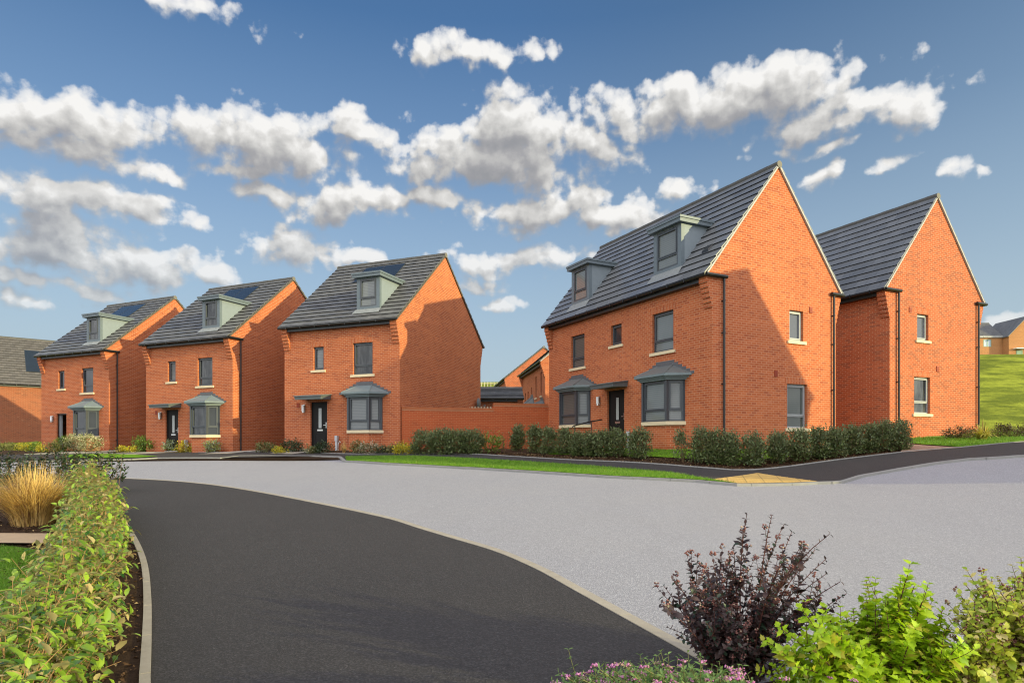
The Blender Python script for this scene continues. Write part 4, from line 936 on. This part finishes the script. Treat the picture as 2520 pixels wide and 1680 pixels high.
# shrubs in the beds along the row of three
BED = [(20,1108,40,14,M_OLIVE,'low olive plants','under the brown roofed house at the left edge'),(60,1109,30,13,M_YEL,'small yellow flowering plant','below the brown roofed house wall'),(87,1110,22,15,M_BRIGHT,'small green plant','at the left corner of the house with the open door'),(106,1112,22,14,M_YEL,'bright yellow plant','left of the open front door'),(132,1112,26,20,M_OLIVE,'olive green plant','just left of the open doorway'),
 (155,1110,26,32,M_BRIGHT,'upright bright green shrub','under the open doorway'),(187,1111,36,40,M_CREAM,'cream variegated shrub','left of two under the bay window by the open door'),(222,1113,40,42,M_CREAM,'wider cream variegated shrub','right of two under the bay window by the open door'),
 (300,1113,16,12,M_YEL,'small round yellow plant','left of two beside the path between the first two houses'),(321,1114,18,12,M_YEL,'small round yellow plant','right of two beside the path between the first two houses'),(346,1112,30,36,M_BRIGHT,'upright green shrub','at the left corner of the middle house'),(382,1112,34,30,M_BRIGHT,'spreading green shrub','beside the step of the middle house door'),
 (428,1113,38,24,M_SILV,'silvery green shrub','in front of the middle house door'),(455,1114,28,22,M_YEL,'yellow flowered plant','right of the middle house door'),(476,1114,12,9,M_YEL,'tiny yellow plant','under the left edge of the middle bay window'),(496,1113,30,33,M_SILV,'rounded grey green shrub','left of two under the middle house bay window'),(523,1114,28,34,M_SILV,'taller grey green shrub','right of two under the middle house bay window'),
 (654,1113,36,20,M_OLIVE,'low dull green shrub','at the foot of the gap left of the dish house'),(690,1116,28,11,M_YEL,'low yellow plant','at the left corner of the dish house'),(704,1112,22,22,M_DARK,'small dark green shrub','at the left corner of the dish house'),(732,1113,28,24,M_DARK,'spiky dark green shrub','left of the dish house door'),
 (766,1116,22,12,M_OLIVE,'small low green plant','at the left edge of the dish house doorstep'),(799,1115,30,22,M_DARK,'dark rounded plant','under the dish house doorstep right side'),(878,1114,30,22,M_OLIVE,'olive tufted plant','left of the dish house bay window base'),(912,1116,46,22,M_PINKW,'pinkish white flecked shrub','under the dish house bay window'),(943,1117,22,13,M_DARK,'small dark plant','under the right edge of the dish house bay'),(963,1117,20,14,M_OLIVE,'small olive plant','right of the dish house bay'),(986,1117,34,24,M_YEL,'bright yellow shrub','beside the clipped hedge block'),(1010,1117,18,16,M_YEL,'small yellow shrub','touching the clipped hedge block')]
for px, py, w, h, m, a, b in BED:
    x, y, w, h = atpx(px, py, w*1.15, h*1.05); shrub('bed_shrub', a+' '+b, x, y, w, h, m, n=int(220+w*h*1500), L=.085, wr=.5, shape='round' if m is not M_DARK else 'column', lean=.5, kind='tri', group='small shrubs in the beds before the row of three')
x, y, w, h = atpx(846, 1115, 42, 34); tuft('ornamental_grass', 'dry straw coloured grass clump right of the dish house door', x, y, w, h, M_DRY, 70, .014, droop=.9)
# planting by the gable end house
x, y, w, h = atpx(2352, 1081, 66, 28); shrub('dark_shrub', 'low dark red green shrub against the sunlit gable wall', x, y, w, h, M_RED, n=900, L=.06, kind='tri')
x, y, w, h = atpx(2388, 1081, 50, 24); shrub('dark_shrub', 'low dark green shrub under the yellow strap leaved plant', x, y, w, h, M_RED, n=700, L=.06, kind='tri')
x, y, w, h = atpx(2418, 1084, 110, 50); tuft('strap_leaf_plant', 'yellow green strap leaved plant at the gable end house corner', x, y, w, h, M_PHOR, 130, .028, droop=1.0, cat='plant')
for px, w, lb in ((2462, 60, 'left of two low dark shrubs on the lawn below the hill'), (2505, 60, 'right of two low dark shrubs on the lawn below the hill')):
    x, y, w, h = atpx(px, 1077, w, 30); shrub('dark_shrub', 'rusty '+lb, x, y, w, h, M_RED, n=900, L=.06, kind='tri', group='dark shrubs below the hill')
# --- left foreground hedge
M_ELA = mat_leaf('hedge_leaf_glossy', (.022,.08,.009), (.32,.46,.04), (.44,.37,.20), .28, .24, (.45,.36,.15), .07)
HC = smooth([(-1.90,2.2),(-2.34,3.0),(-3.0,4.2),(-3.58,5.2),(-4.27,6.4),(-5.06,7.7),(-5.9,9.0),(-6.75,10.2),(-7.5,11.2)], 6)
def hedge(name, label, line, hw, h0, h1, mat, nl, L, stem, nstem, jag=.1, kind='oval', cat='hedge'):
    P = np.array(line); S = np.r_[0, np.cumsum(np.hypot(*np.diff(P, axis=0).T))]
    def along(s): return np.c_[np.interp(s, S, P[:,0]), np.interp(s, S, P[:,1])]
    c = P[len(P)//2]; r = empty(name, (c[0], c[1], G1(*c)), 0, label=label, cat=cat); o0 = np.array((c[0], c[1], G1(*c)))
    T = lambda s: unit(along(s+.05)-along(s-.05))
    s = rng.uniform(0, S[-1], nstem); q = along(s); t = T(s); nn = np.c_[-t[:,1], t[:,0]]; lat = rng.uniform(-.75, .75, nstem)
    b = q+nn*(lat*hw*.7)[:,None]; tp = b+nn*(lat*hw*.5)[:,None]+rng.normal(0, .08, (nstem, 2)); hh = np.interp(s, [0, S[-1]], [h0, h1])*rng.uniform(.72, 1.12, nstem)
    gb = gz(b[:,0], b[:,1]); k = np.linspace(0, 1, 6)[None,:,None]
    B3 = np.c_[b, gb]; T3 = np.c_[tp, gb+hh]; ln = B3[:,None]*(1-k)+T3[:,None]*k+rng.normal(0, .018, (nstem, 6, 3))*k
    V, F = tubes_np(ln-o0, np.linspace(.0075, .002, 6)[None].repeat(nstem, 0), 5); npmesh('stem', V, F, stem, r)['kind'] = 'stuff'
    # leaves in sprays along twigs: mostly near the skin of the hedge
    nt = nl//9; s = rng.uniform(0, S[-1], nt); q = along(s); t = T(s); nn = np.c_[-t[:,1], t[:,0]]
    ang = rng.uniform(-.25, math.pi+.25, nt); rr = rng.uniform(.12, 1.0, nt)**.5; lump = 1+.16*np.sin(s*5.1+1)+.12*np.sin(s*11.7)*np.cos(ang*2)+rng.normal(0, jag, nt)
    H = np.interp(s, [0, S[-1]], [h0, h1]); lat = np.cos(ang)*hw*rr*lump; zz = H*(.42+.56*np.sin(ang)*rr*lump)
    b = q+nn*lat[:,None]; C = np.c_[b, gz(b[:,0], b[:,1])+np.maximum(zz, .06)]
    out = unit(np.c_[nn*np.cos(ang)[:,None], np.sin(ang)]*1.0+rdir(nt)*.45+np.array([0, 0, .35]))
    j = np.linspace(0, 1, 9)[None,:,None]; tl = .24*rng.uniform(.6, 1.3, nt)[:,None,None]*(L/.07)
    B = (C[:,None]+out[:,None]*(j-.4)*tl+rng.normal(0, .012, (nt, 9, 3))*(L/.07)).reshape(-1, 3); D = np.repeat(out, 9, 0); m = len(B)
    side = rdir(m); side = unit(side-D*(side*D).sum(1)[:,None]); dd = unit(D*.55+side*.95+np.array([0, 0, .05])); uu = unit(D*.5+np.array([0, 0, 1.0])+rdir(m)*.35)
    V, F = leaf_arrays(B-o0, dd, uu, L*rng.uniform(.55, 1.3, m), .46, .22, .22, kind); npmesh('foliage', V, F, mat, r)
    tw = np.stack([C-out*tl[:,0]*.5, C, C+out*tl[:,0]*.62], 1)-o0; V, F = tubes_np(tw, np.array([[.0034,.0026,.0012]]).repeat(nt, 0)*(L/.07)**.5, 3); npmesh('twig', V, F, stem, r)['kind'] = 'stuff'
    return r
hedge('hedge', 'leafy green hedge with tan twigs along the left edge of the dark path', HC, .20, .50, .70, M_ELA, 18000, .086, M_TAN, 100, jag=.19)
hedge('hedge', 'dark evergreen hedge beyond the golden grass at the left edge', [(-14.5,12.2),(-12.5,12.9),(-10.8,13.3),(-9.2,13.5),(-8.4,13.3)], .6, .82, .8, M_DARK, 9000, .075, M_STEM, 80, kind='tri')
tuft('ornamental_grass', 'big golden dry grass clump behind the stone path', -7.3, 9.75, 1.95, .88, M_DRY, 2100, .0055, droop=.55, base=.3)
tuft('ornamental_grass', 'smaller brown dry grass clump beside the green hedge', -7.0, 10.5, .9, .72, mat_leaf('brown_grass', (.25,.14,.06), (.48,.29,.12), None, .6, .25), 650, .005, droop=.5, base=.3)
# --- right foreground shrubs grown from stems that end at seen tips
def stem_shrub(name, label, root, tips, depth, mat, L, wr, kind, pairs, side, stem, heads=None, hn=0, hr=.01, hmat=None, lean=.2, cat='shrub', flat=False, r0=.006, gap=1.0, start=.25):
    """tips: list of (px ov, py ov); depth: (mean, spread)"""
    X0, Y0 = root; z0 = G1(X0, Y0); o0 = np.array((X0, Y0, z0)); r = empty(name, tuple(o0), 0, label=label, cat=cat)
    n = len(tips); Yd = depth[0]+rng.uniform(-1, 1, n)*depth[1]; T = np.array([((px*OV-CX)/FPX*y, y, (HY-py*OV)/FPX*y+CAMZ) for (px, py), y in zip(tips, Yd)])-o0
    R0 = np.c_[rng.normal(0, .06, (n, 2))+T[:,:2]*.12, np.full(n, -.03)]; K = 9; k = np.linspace(0, 1, K)[None,:,None]
    mid = R0*.45+T*.55+np.c_[-T[:,:2]*.18, np.abs(T[:,2])*.10]+rng.normal(0, .03, (n, 3))
    ln = R0[:,None]*(1-k)**2+2*mid[:,None]*k*(1-k)+T[:,None]*k**2
    allL = [ln]; allR = [np.linspace(r0, r0*.3, K)[None].repeat(n, 0)]
    segs = [(ln, pairs, start)]
    if side:
        st = rng.uniform(.25, .9, (n, side)); i0 = (st*(K-1)).astype(int); base = ln[np.arange(n)[:,None], i0]; tg = unit(ln[np.arange(n)[:,None], np.minimum(i0+1, K-1)]-base)
        out = rdir(n*side).reshape(n, side, 3); out = unit(out*.8+tg*.9+np.array([0, 0, .25])); ll = rng.uniform(.12, .30, (n, side, 1))*(1.15-st[...,None]*.5)*gap
        kk = np.linspace(0, 1, 5)[None,None,:,None]; sl = (base[:,:,None]+out[:,:,None]*ll[:,:,None]*kk+np.array([0,0,.05])*kk**2).reshape(-1, 5, 3)
        allL2 = sl; segs.append((sl, max(3, pairs//3), .1))
    parts = [tubes_np(ln, allR[0], 5)]
    if side: parts.append(tubes_np(sl, np.linspace(r0*.5, r0*.2, 5)[None].repeat(len(sl), 0), 3))
    V, F = join(parts); npmesh('stem', V, F, stem, r)
    LV = []; ends = []
    for seg, np_, s0 in segs:
        m, K_, _ = seg.shape; tt = np.linspace(s0, 1, np_); f = tt*(K_-1); i = np.minimum(f.astype(int), K_-2); w = (f-i)[None,:,None]
        B = seg[:,i]*(1-w)+seg[:,i+1]*w; D = unit(seg[:,i+1]-seg[:,i]); ends.append(seg[:,-1])
        ph = rng.uniform(0, 6.28, (m, 1))+np.arange(np_)[None]*1.57
        ref = np.array([.3, .2, 1.]); a = unit(np.cross(D, ref+rng.normal(0, .1, D.shape))); b = np.cross(D, a)
        for sgn in (0, math.pi):
            sd = a*np.cos(ph+sgn)[...,None]+b*np.sin(ph+sgn)[...,None]; dd = unit(sd*.9+D*.55+rng.normal(0, .22, D.shape)).reshape(-1, 3); uu = unit(D*.8+np.array([0,0,.5])+rng.normal(0, .15, D.shape)).reshape(-1, 3)
            taper = (1.15-.62*tt)[None].repeat(m, 0).reshape(-1); BB = B.reshape(-1, 3)
            LV.append(leaf_arrays(BB, dd, uu, L*taper*rng.uniform(.7, 1.25, len(BB)), wr, .16, .22, kind))
    V, F = join(LV); npmesh('foliage', V, F, mat, r)
    if heads:
        E = np.concatenate(ends if flat else ends[1:]); E = E[rng.permutation(len(E))[:hn]]
        th = np.arange(6)*math.pi/3
        pts = []
        nb = 9 if not flat else 16
        for _ in range(nb):
            o = rng.normal(0, 1, E.shape); o = unit(o)*hr*(.9 if not flat else rng.uniform(.2, 2.2, (len(E), 1))); 
            if flat: o[:,2] *= .25
            pts.append(E+o+np.array([0,0,hr*.6]))
        C = np.concatenate(pts); rr = hr*.42*rng.uniform(.7, 1.3, len(C))
        oct_ = np.array([(1,0,0),(-1,0,0),(0,1,0),(0,-1,0),(0,0,1),(0,0,-1)], float); V = (C[:,None]+oct_[None]*rr[:,None,None]).reshape(-1, 3); kx = np.arange(len(C))[:,None]*6
        npmesh(heads, V, [np.concatenate([kx+np.array([q]) for q in ((0,2,4),(2,1,4),(1,3,4),(3,0,4),(2,0,5),(1,2,5),(3,1,5),(0,3,5))])], hmat, r)
    return r
def blob_tips(n, poly):
    xs = [p[0] for p in poly]; ys = [p[1] for p in poly]; out = []
    while len(out) < n:
        x, y = rng.uniform(min(xs), max(xs)), rng.uniform(min(ys), max(ys))
        if inpoly(np.array([x]), np.array([y]), poly)[0]: out.append((x, y))
    return out
M_PUR = mat_leaf('purple_leaf', (.032,.021,.022), (.095,.058,.055), None, .4, .15, (.03,.05,.03), .2)
M_PSTEM = mat_plain('red_brown_stem', (.10,.035,.03), .6, .3, .2, 9)
M_HEAD = mat_leaf('brown_seed_head', (.13,.052,.048), (.27,.125,.11), None, .8, 0, (.45,.34,.26), .1, .1)
ptips = [(1715,1182),(1773,1182),(1818,1222),(1800,1205),(1842,1250),(1905,1226),(1872,1262),(1895,1285),(1655,1268),(1685,1256),(1580,1290),(1605,1300),(1640,1300),(1545,1330),(1525,1345),(1520,1385),(1535,1440),(1560,1460),(1945,1362),(1930,1335),(1925,1390),(1905,1410),(1570,1395),(1590,1420)]
ptips += blob_tips(42, [(1540,1330),(1590,1290),(1700,1270),(1790,1235),(1890,1290),(1925,1360),(1880,1440),(1860,1520),(1640,1540),(1590,1470),(1535,1420)])
stem_shrub('purple_shrub', 'dark purple leaved shrub with brown seed heads rising over the grey road', (1.31, 3.78), ptips, (3.72, .36), M_PUR, .050, .62, 'oval', 20, 4, M_PSTEM, 'seed_heads', 430, .016, M_HEAD, start=.3, gap=.8)
M_LIME = mat_leaf('lime_leaf', (.23,.38,.012), (.46,.60,.03), None, .42, .4, (.45,.42,.05), .12)
ltips = [(1790,1440),(1755,1470),(1990,1335),(2085,1320),(2100,1345),(1840,1395),(1850,1420),(2120,1380),(2165,1400),(1960,1400),(2040,1370),(1905,1420),(1880,1440)]
ltips += [(1775,1560),(1745,1540),(1830,1530)]+blob_tips(115, [(1770,1590),(1800,1520),(1850,1455),(1920,1425),(2000,1385),(2110,1370),(2200,1420),(2250,1500),(2260,1650),(1780,1680)])
stem_shrub('lime_shrub', 'bright lime green lobed leaf shrub in the near corner', (1.85, 3.15), ltips, (3.2, .3), M_LIME, .066, .85, 'lobed', 20, 5, M_PSTEM, start=.35, gap=.8)
M_GP = mat_leaf('pale_green_leaf', (.22,.33,.025), (.58,.58,.09), None, .45, .35, (.5,.42,.2), .2)
rtips = [(2345,1282),(2290,1325),(2350,1310),(2220,1345),(2250,1335),(2205,1365),(2330,1340)]
rtips += blob_tips(45, [(2185,1385),(2250,1335),(2352,1290),(2400,1300),(2400,1440),(2220,1470)])+blob_tips(125, [(2200,1375),(2260,1340),(2350,1300),(2460,1290),(2480,1650),(2150,1680),(2060,1570),(2170,1460)])
stem_shrub('spent_flower_shrub', 'pale green shrub with pinkish spent flower heads at the right edge', (2.66, 3.2), rtips, (3.25, .32), M_GP, .052, .72, 'oval', 17, 4, M_PSTEM, 'seed_heads', 300, .014, M_HEAD, start=.3, gap=.8)
M_SPI = mat_leaf('grey_green_leaf', (.10,.19,.05), (.22,.33,.10), None, .5, .3)
M_PINK = mat_leaf('pink_flower', (.42,.13,.32), (.62,.30,.52), None, .7, .2, (.40,.28,.22), .3, .1)
stips = blob_tips(240, [(1270,1566),(1300,1545),(1440,1524),(1540,1530),(1640,1535),(1720,1552),(1720,1600),(1270,1600)])+[(1285,1545),(1330,1560),(1360,1548),(1420,1550),(1447,1520),(1500,1522),(1480,1535),(1540,1535),(1565,1545),(1605,1510),(1590,1530),(1640,1550),(1680,1560),(1270,1565)]+blob_tips(150, [(1265,1572),(1350,1560),(1450,1538),(1540,1540),(1640,1560),(1720,1575),(2050,1560),(2100,1600),(1700,1680),(1270,1650)])
stem_shrub('flowering_shrub', 'low shrub with flat pink flower clusters along the bottom edge', (.95, 2.75), stips, (2.85, .3), M_SPI, .046, .40, 'oval', 15, 3, mat_plain('green_stem', (.16,.16,.06), .7, .2), 'flower_clusters', 330, .0125, M_PINK, flat=True, start=.35, gap=.55)
# ------------------------------------------------------------------ loose ground cover
def scatter_in(poly, n, cond=None):
    xs = [p[0] for p in poly]; ys = [p[1] for p in poly]; x = rng.uniform(min(xs), max(xs), n*3); y = rng.uniform(min(ys), max(ys), n*3); k = inpoly(x, y, poly)
    if cond is not None: k &= cond(x, y)
    return x[k][:n], y[k][:n]
def blades(poly, n, h, w, off, name='grass'):
    x, y = scatter_in(poly, n); m = len(x); z = gz(x, y)+off; a = rng.uniform(0, 6.28, m); s = np.c_[np.cos(a), np.sin(a), np.zeros(m)]*w
    B = np.c_[x, y, z]; tip = B+np.c_[rng.normal(0, h*.45, (m, 2)), h*rng.uniform(.5, 1.2, m)]
    V = np.stack([B-s, B+s, tip], 1).reshape(-1, 3); o = npmesh(name, V, [np.arange(m*3).reshape(-1, 3)], M_BLADE); o['kind'] = 'stuff'; return o
M_BLADE = mat_leaf('grass_blade', (.075,.165,.012), (.16,.30,.025), None, .6, .3, (.25,.3,.06), .08)
blades([(-3.55,2.5),(-3.75,4.0),(-4.25,5.2),(-4.95,6.6),(-5.75,7.75),(-6.4,8.05),(-9,8.2),(-8,5),(-5,2.5)], 60000, .045, .0022, .043)
blades(VERGE, 30000, .06, .006, .065)
blades(LAWNA, 16000, .06, .006, .045)
blades(lawnB, 16000, .07, .007, .055)
def chips(poly, n, L, off, name='bark_chips', cond=None):
    x, y = scatter_in(poly, n, cond); m = len(x); B = np.c_[x, y, gz(x, y)+off+rng.uniform(0, .015, m)]
    V, F = leaf_arrays(B, unit(np.c_[rng.normal(0, 1, (m, 2)), rng.normal(0, .22, m)]), unit(np.c_[rng.normal(0, .35, (m, 2)), np.ones(m)]), L*rng.uniform(.4, 1.3, m), .45, .25, .1, 'tri'); o = npmesh(name, V, F, CHIP); o['kind'] = 'stuff'; return o
chips(bedL, 15000, .05, .035, cond=lambda x, y: (y < 11) & (y > 2.5) & (x > -9))
strip = front[:11]+offset(back[9:20], 1.15)[::-1]
chips(front+offset(back[9:20], 1.15)[::-1], 7000, .07, .025)
# ------------------------------------------------------------------ small things
hr_ = empty('handrail', (*HA(-5.72, -.15), CAMZ-.3), -rad(63.04), label='black metal handrail sloping beside the corner house front door', cat='handrail')
mb = MB(); mb.tube([(0,0,1.24),(0,-.6,1.14),(0,-1.3,.98),(0,-1.36,.93)], .024, 8); mb.build('rail', BLACK, hr_)
for y, z in ((-.5, 1.15), (-1.25, .99)):
    mb = MB(); mb.tube([(0,y,-.8),(0,y,z)], .02, 8); mb.build('post', BLACK, hr_)
for hp, a, lb in ((H2p, -3.05, 'pale grey service post right of the middle house door'), (H3p, -3.15, 'pale grey service post right of the dish house door'), (HA, -4.1, 'pale grey service post beside the corner house front door')):
    x, y = hp(a, -.12); r = empty('service_post', (x, y, G1(x, y)), -.4, label=lb, cat='post', group='grey service posts by the front doors')
    mb = MB(); mb.box(-.045, .045, -.03, .06, -.1, .62); mb.build('post', GREYP, r); mb = MB(); mb.box(-.06, .06, -.05, .08, .42, .66); mb.build('cover', GREYP, r)
    mb = MB(); mb.tube([(.1,0,-.1),(.1,0,.3),(.16,0,.42),(.22,0,.36)], .014, 6); mb.build('hose', WHITE, r)
# ------------------------------------------------------------------ light, sky
sun = bpy.data.lights.new('sun', 'SUN'); so = bpy.data.objects.new('sun', sun); COL.objects.link(so)
sun.energy = 2.45; sun.angle = rad(.55); sun.color = (1.0, .91, .45)
so.rotation_euler = Vector(tuple(-SUN)).to_track_quat('-Z', 'Y').to_euler(); so.location = (30, -20, 30)
world = bpy.data.worlds.new('World'); sc.world = world; world.use_nodes = True
wt = NT.__new__(NT); wt.t = world.node_tree; wt.t.nodes.clear(); wt.out = wt.t.nodes.new('ShaderNodeOutputWorld')
sky = wt.n('ShaderNodeTexSky', sky_type='NISHITA'); sky.sun_disc = False; sky.sun_elevation = EL; sky.sun_rotation = math.pi/2-AZ
sky.air_density = 1.0; sky.dust_density = .25; sky.ozone_density = 4.0
BG = .08
dirn = wt.n('ShaderNodeNewGeometry').outputs['Incoming']
tc = wt.n('ShaderNodeTexCoord').outputs['Generated']
sep = wt.n('ShaderNodeSeparateXYZ', {0: tc})
az = wt.math('ARCTAN2', sep.outputs[0], sep.outputs[1]); el = wt.math('ARCSINE', sep.outputs[2])
ae = wt.n('ShaderNodeCombineXYZ', {0: az, 1: el, 2: 0.0}).outputs[0]
# cumulus bank: (azimuth, elevation, half sizes) of each cloud, from its place in the sky
CL = [(120,262,205,58,1),(215,350,125,46,.8),(385,385,72,20,.6),(150,450,270,48,1.0),(110,555,215,72,.95),(100,642,210,22,.8),(330,600,150,58,.95),(500,640,66,36,.8),(90,690,260,26,.5),
 (620,335,190,72,1),(510,300,72,52,1),(820,302,85,40,.9),(560,395,95,28,.8),(600,452,105,26,.75),(780,482,130,34,.8),(860,462,95,30,.95),(1015,465,95,27,.9),
 (1130,365,255,66,1.05),(1190,300,105,62,1.15),(1335,330,60,56,1),(1240,480,180,42,.85),(1400,500,135,36,.95),
 (1590,250,275,56,1),(1775,185,105,58,1.05),(1920,272,180,42,.95),(2085,255,62,38,.95),(1875,340,115,22,.65),(1080,125,135,36,.65),(1170,222,95,32,.45),
 (700,572,95,42,.75),(835,595,58,18,.75),(1565,440,45,24,.6),(1870,407,55,27,.7),(2020,382,55,17,.45),(2175,387,48,24,.55),(2245,402,18,11,.4),
 (1270,585,130,26,.75),(1120,600,140,26,.65),(1090,650,90,22,.6),(1150,700,70,16,.5),(1060,570,30,14,.5),(1400,600,70,20,.6),(420,8,175,30,.55),(2320,715,75,24,.55),(30,300,60,50,.6)]
def cloud_group():
    gt = bpy.data.node_groups.new('cloud_field', 'ShaderNodeTree')
    gt.interface.new_socket('P', in_out='INPUT', socket_type='NodeSocketVector'); gt.interface.new_socket('F', in_out='OUTPUT', socket_type='NodeSocketFloat')
    g = NT.__new__(NT); g.t = gt; gi = gt.nodes.new('NodeGroupInput'); go = gt.nodes.new('NodeGroupOutput'); P = gi.outputs[0]
    wob = g.n('ShaderNodeTexNoise', {'Vector': P, 'Scale': 9.0, 'Detail': 3.0, 'Roughness': .55}, noise_dimensions='2D')
    off = g.n('ShaderNodeVectorMath', {0: wob.outputs['Color'], 1: (.5,.5,.5)}, operation='SUBTRACT').outputs[0]
    P2 = g.n('ShaderNodeVectorMath', {0: off, 1: (.085,.05,0), 2: P}, operation='MULTIPLY_ADD').outputs[0]
    d = None
    for x, y, rx, ry, w in CL:
        u, v = (x*OV-CX)/FPX, (HY-y*OV)/FPX; a = math.atan(u); e_ = math.atan(v/math.hypot(1, u))
        sa = rx*OV/FPX/(1+u*u); se = ry*OV/FPX/math.hypot(1, u)/(1+v*v)
        q = g.n('ShaderNodeVectorMath', {0: P2, 1: (1/sa, 1/se, 0), 2: (-a/sa, -e_/se, 0)}, operation='MULTIPLY_ADD').outputs[0]
        L = g.n('ShaderNodeVectorMath', {0: q}, operation='LENGTH').outputs['Value']
        f = g.n('ShaderNodeMath', {0: L, 1: -w*.58, 2: w}, operation='MULTIPLY_ADD').outputs[0]
        d = f if d is None else g.n('ShaderNodeMath', {0: d, 1: f, 2: .06}, operation='SMOOTH_MAX').outputs[0]
    n1 = g.n('ShaderNodeTexNoise', {'Vector': g.n('ShaderNodeVectorMath', {0: P, 1: (1, 1.2, 1)}, operation='MULTIPLY').outputs[0], 'Scale': 17.0, 'Detail': 6.0, 'Roughness': .55}, noise_dimensions='2D').outputs[0]
    wp = g.n('ShaderNodeVectorMath', {0: off, 1: (.04,.03,0), 2: P}, operation='MULTIPLY_ADD').outputs[0]
    v1 = g.n('ShaderNodeTexVoronoi', {'Vector': wp, 'Scale': 24.0}, feature='F1', voronoi_dimensions='2D').outputs['Distance']
    v2 = g.n('ShaderNodeTexVoronoi', {'Vector': wp, 'Scale': 62.0}, feature='F1', voronoi_dimensions='2D').outputs['Distance']
    v1 = g.math('ADD', g.math('MULTIPLY', v1, 1.0), g.math('MULTIPLY', v2, .55))
    back = g.n('ShaderNodeMapRange', {0: g.math('ABSOLUTE', g.n('ShaderNodeSeparateXYZ', {0: P}).outputs[0]), 1: .85, 2: 1.5, 3: -1.0, 4: .75}).outputs[0]  # unseen cloud cover added behind the camera as neutral fill light
    d = g.math('MAXIMUM', d, back)
    d = g.n('ShaderNodeMath', {0: n1, 1: 1.15, 2: d}, operation='MULTIPLY_ADD').outputs[0]
    d = g.n('ShaderNodeMath', {0: v1, 1: -.36, 2: d}, operation='MULTIPLY_ADD').outputs[0]
    d = g.math('ADD', d, .17)
    gt.links.new(d, go.inputs[0]); return gt
cg = cloud_group()
def field(p):
    nd = wt.t.nodes.new('ShaderNodeGroup'); nd.node_tree = cg; wt.t.links.new(p, nd.inputs[0]); return nd.outputs[0]
D0 = field(ae)
def up(dx, dy): return field(wt.n('ShaderNodeVectorMath', {0: ae, 1: (dx, dy, 0)}, operation='ADD').outputs[0])
D1, D2 = up(.007, .016), up(.016, .040)
def over(d): return wt.math('MAXIMUM', wt.math('SUBTRACT', d, .74), 0.0)
tau = wt.math('ADD', wt.math('MULTIPLY', over(D1), .55), wt.math('MULTIPLY', over(D2), .75))
emb = wt.n('ShaderNodeMapRange', {0: wt.math('SUBTRACT', D0, D1), 1: -.35, 2: .35, 3: -.20, 4: .20}).outputs[0]
lit = wt.math('ADD', wt.math('ADD', wt.math('MULTIPLY', wt.math('POWER', math.e, wt.math('MULTIPLY', tau, -2.0)), .80), .15), emb, True)
dens = wt.n('ShaderNodeMapRange', {0: D0, 1: .70, 2: wt.n('ShaderNodeMapRange', {0: lit, 1: .35, 2: .95, 3: 1.22, 4: .90}).outputs[0]}, interpolation_type='SMOOTHSTEP').outputs[0]
ccol = wt.ramp(lit, [(0, (.30,.31,.335)), (.3, (.39,.39,.405)), (.55, (.56,.555,.545)), (.8, (.74,.73,.71)), (1, (.93,.92,.90))])
aaz = wt.math('ABSOLUTE', az)
ccol = wt.mix(1.0, ccol, wt.n('ShaderNodeMapRange', {0: aaz, 1: .95, 2: 1.7, 3: 1.0, 4: 4.7}).outputs[0], 'MULTIPLY')   # clouds behind the camera brightened as added fill for the shaded walls
thick = wt.n('ShaderNodeMapRange', {0: D0, 1: .82, 2: 1.4}).outputs[0]
hz_ = wt.n('ShaderNodeMapRange', {0: el, 1: .05, 2: .34, 3: .55, 4: 1.0}).outputs[0]
lp = wt.math('MULTIPLY', dens, wt.math('MULTIPLY', hz_, wt.n('ShaderNodeMapRange', {0: thick, 1: -.1, 2: .4, 3: .55, 4: 1.0}).outputs[0]), True)
ccol = wt.mix(1.0, ccol, (1/BG/2**EXPO,)*3+(1,), 'MULTIPLY')
skyc = sky.outputs[0]
skyc = wt.mix(1.0, skyc, wt.ramp(wt.n('ShaderNodeMapRange', {0: az, 1: -.75, 2: .75}).outputs[0], [(0, (.72,.74,.74)), (.5, (.98,1.0,1.0)), (1, (1.35,1.14,.98))]), 'MULTIPLY')
hzf = wt.ramp(wt.n('ShaderNodeMapRange', {0: el, 1: 0.0, 2: .65}).outputs[0], [(0, .97), (.2, .85), (.42, .50), (.66, .17), (.9, 0.0)])
skyc = wt.mix(hzf, skyc, tuple(x/BG/2**EXPO for x in (.46, .565, .635))+(1,))      # pale haze towards the horizon
fin = wt.mix(lp, skyc, ccol)
bg = wt.n('ShaderNodeBackground', {0: fin, 1: BG}); wt.t.links.new(bg.outputs[0], wt.out.inputs[0])
world.cycles.sampling_method = 'MANUAL'; world.cycles.sample_map_resolution = 512
sc.view_settings.view_transform = 'Standard'; sc.view_settings.look = 'None'; sc.view_settings.exposure = EXPO; sc.view_settings.gamma = 1; sc.view_settings.use_curve_mapping = False
sc.cycles.max_bounces = 6; sc.cycles.diffuse_bounces = 3; sc.cycles.glossy_bounces = 3; sc.cycles.transparent_max_bounces = 12; sc.cycles.caustics_reflective = False; sc.cycles.caustics_refractive = False
sc.cycles.filter_width = 1.15; sc.cycles.use_denoising = True; sc.cycles.use_adaptive_sampling = True
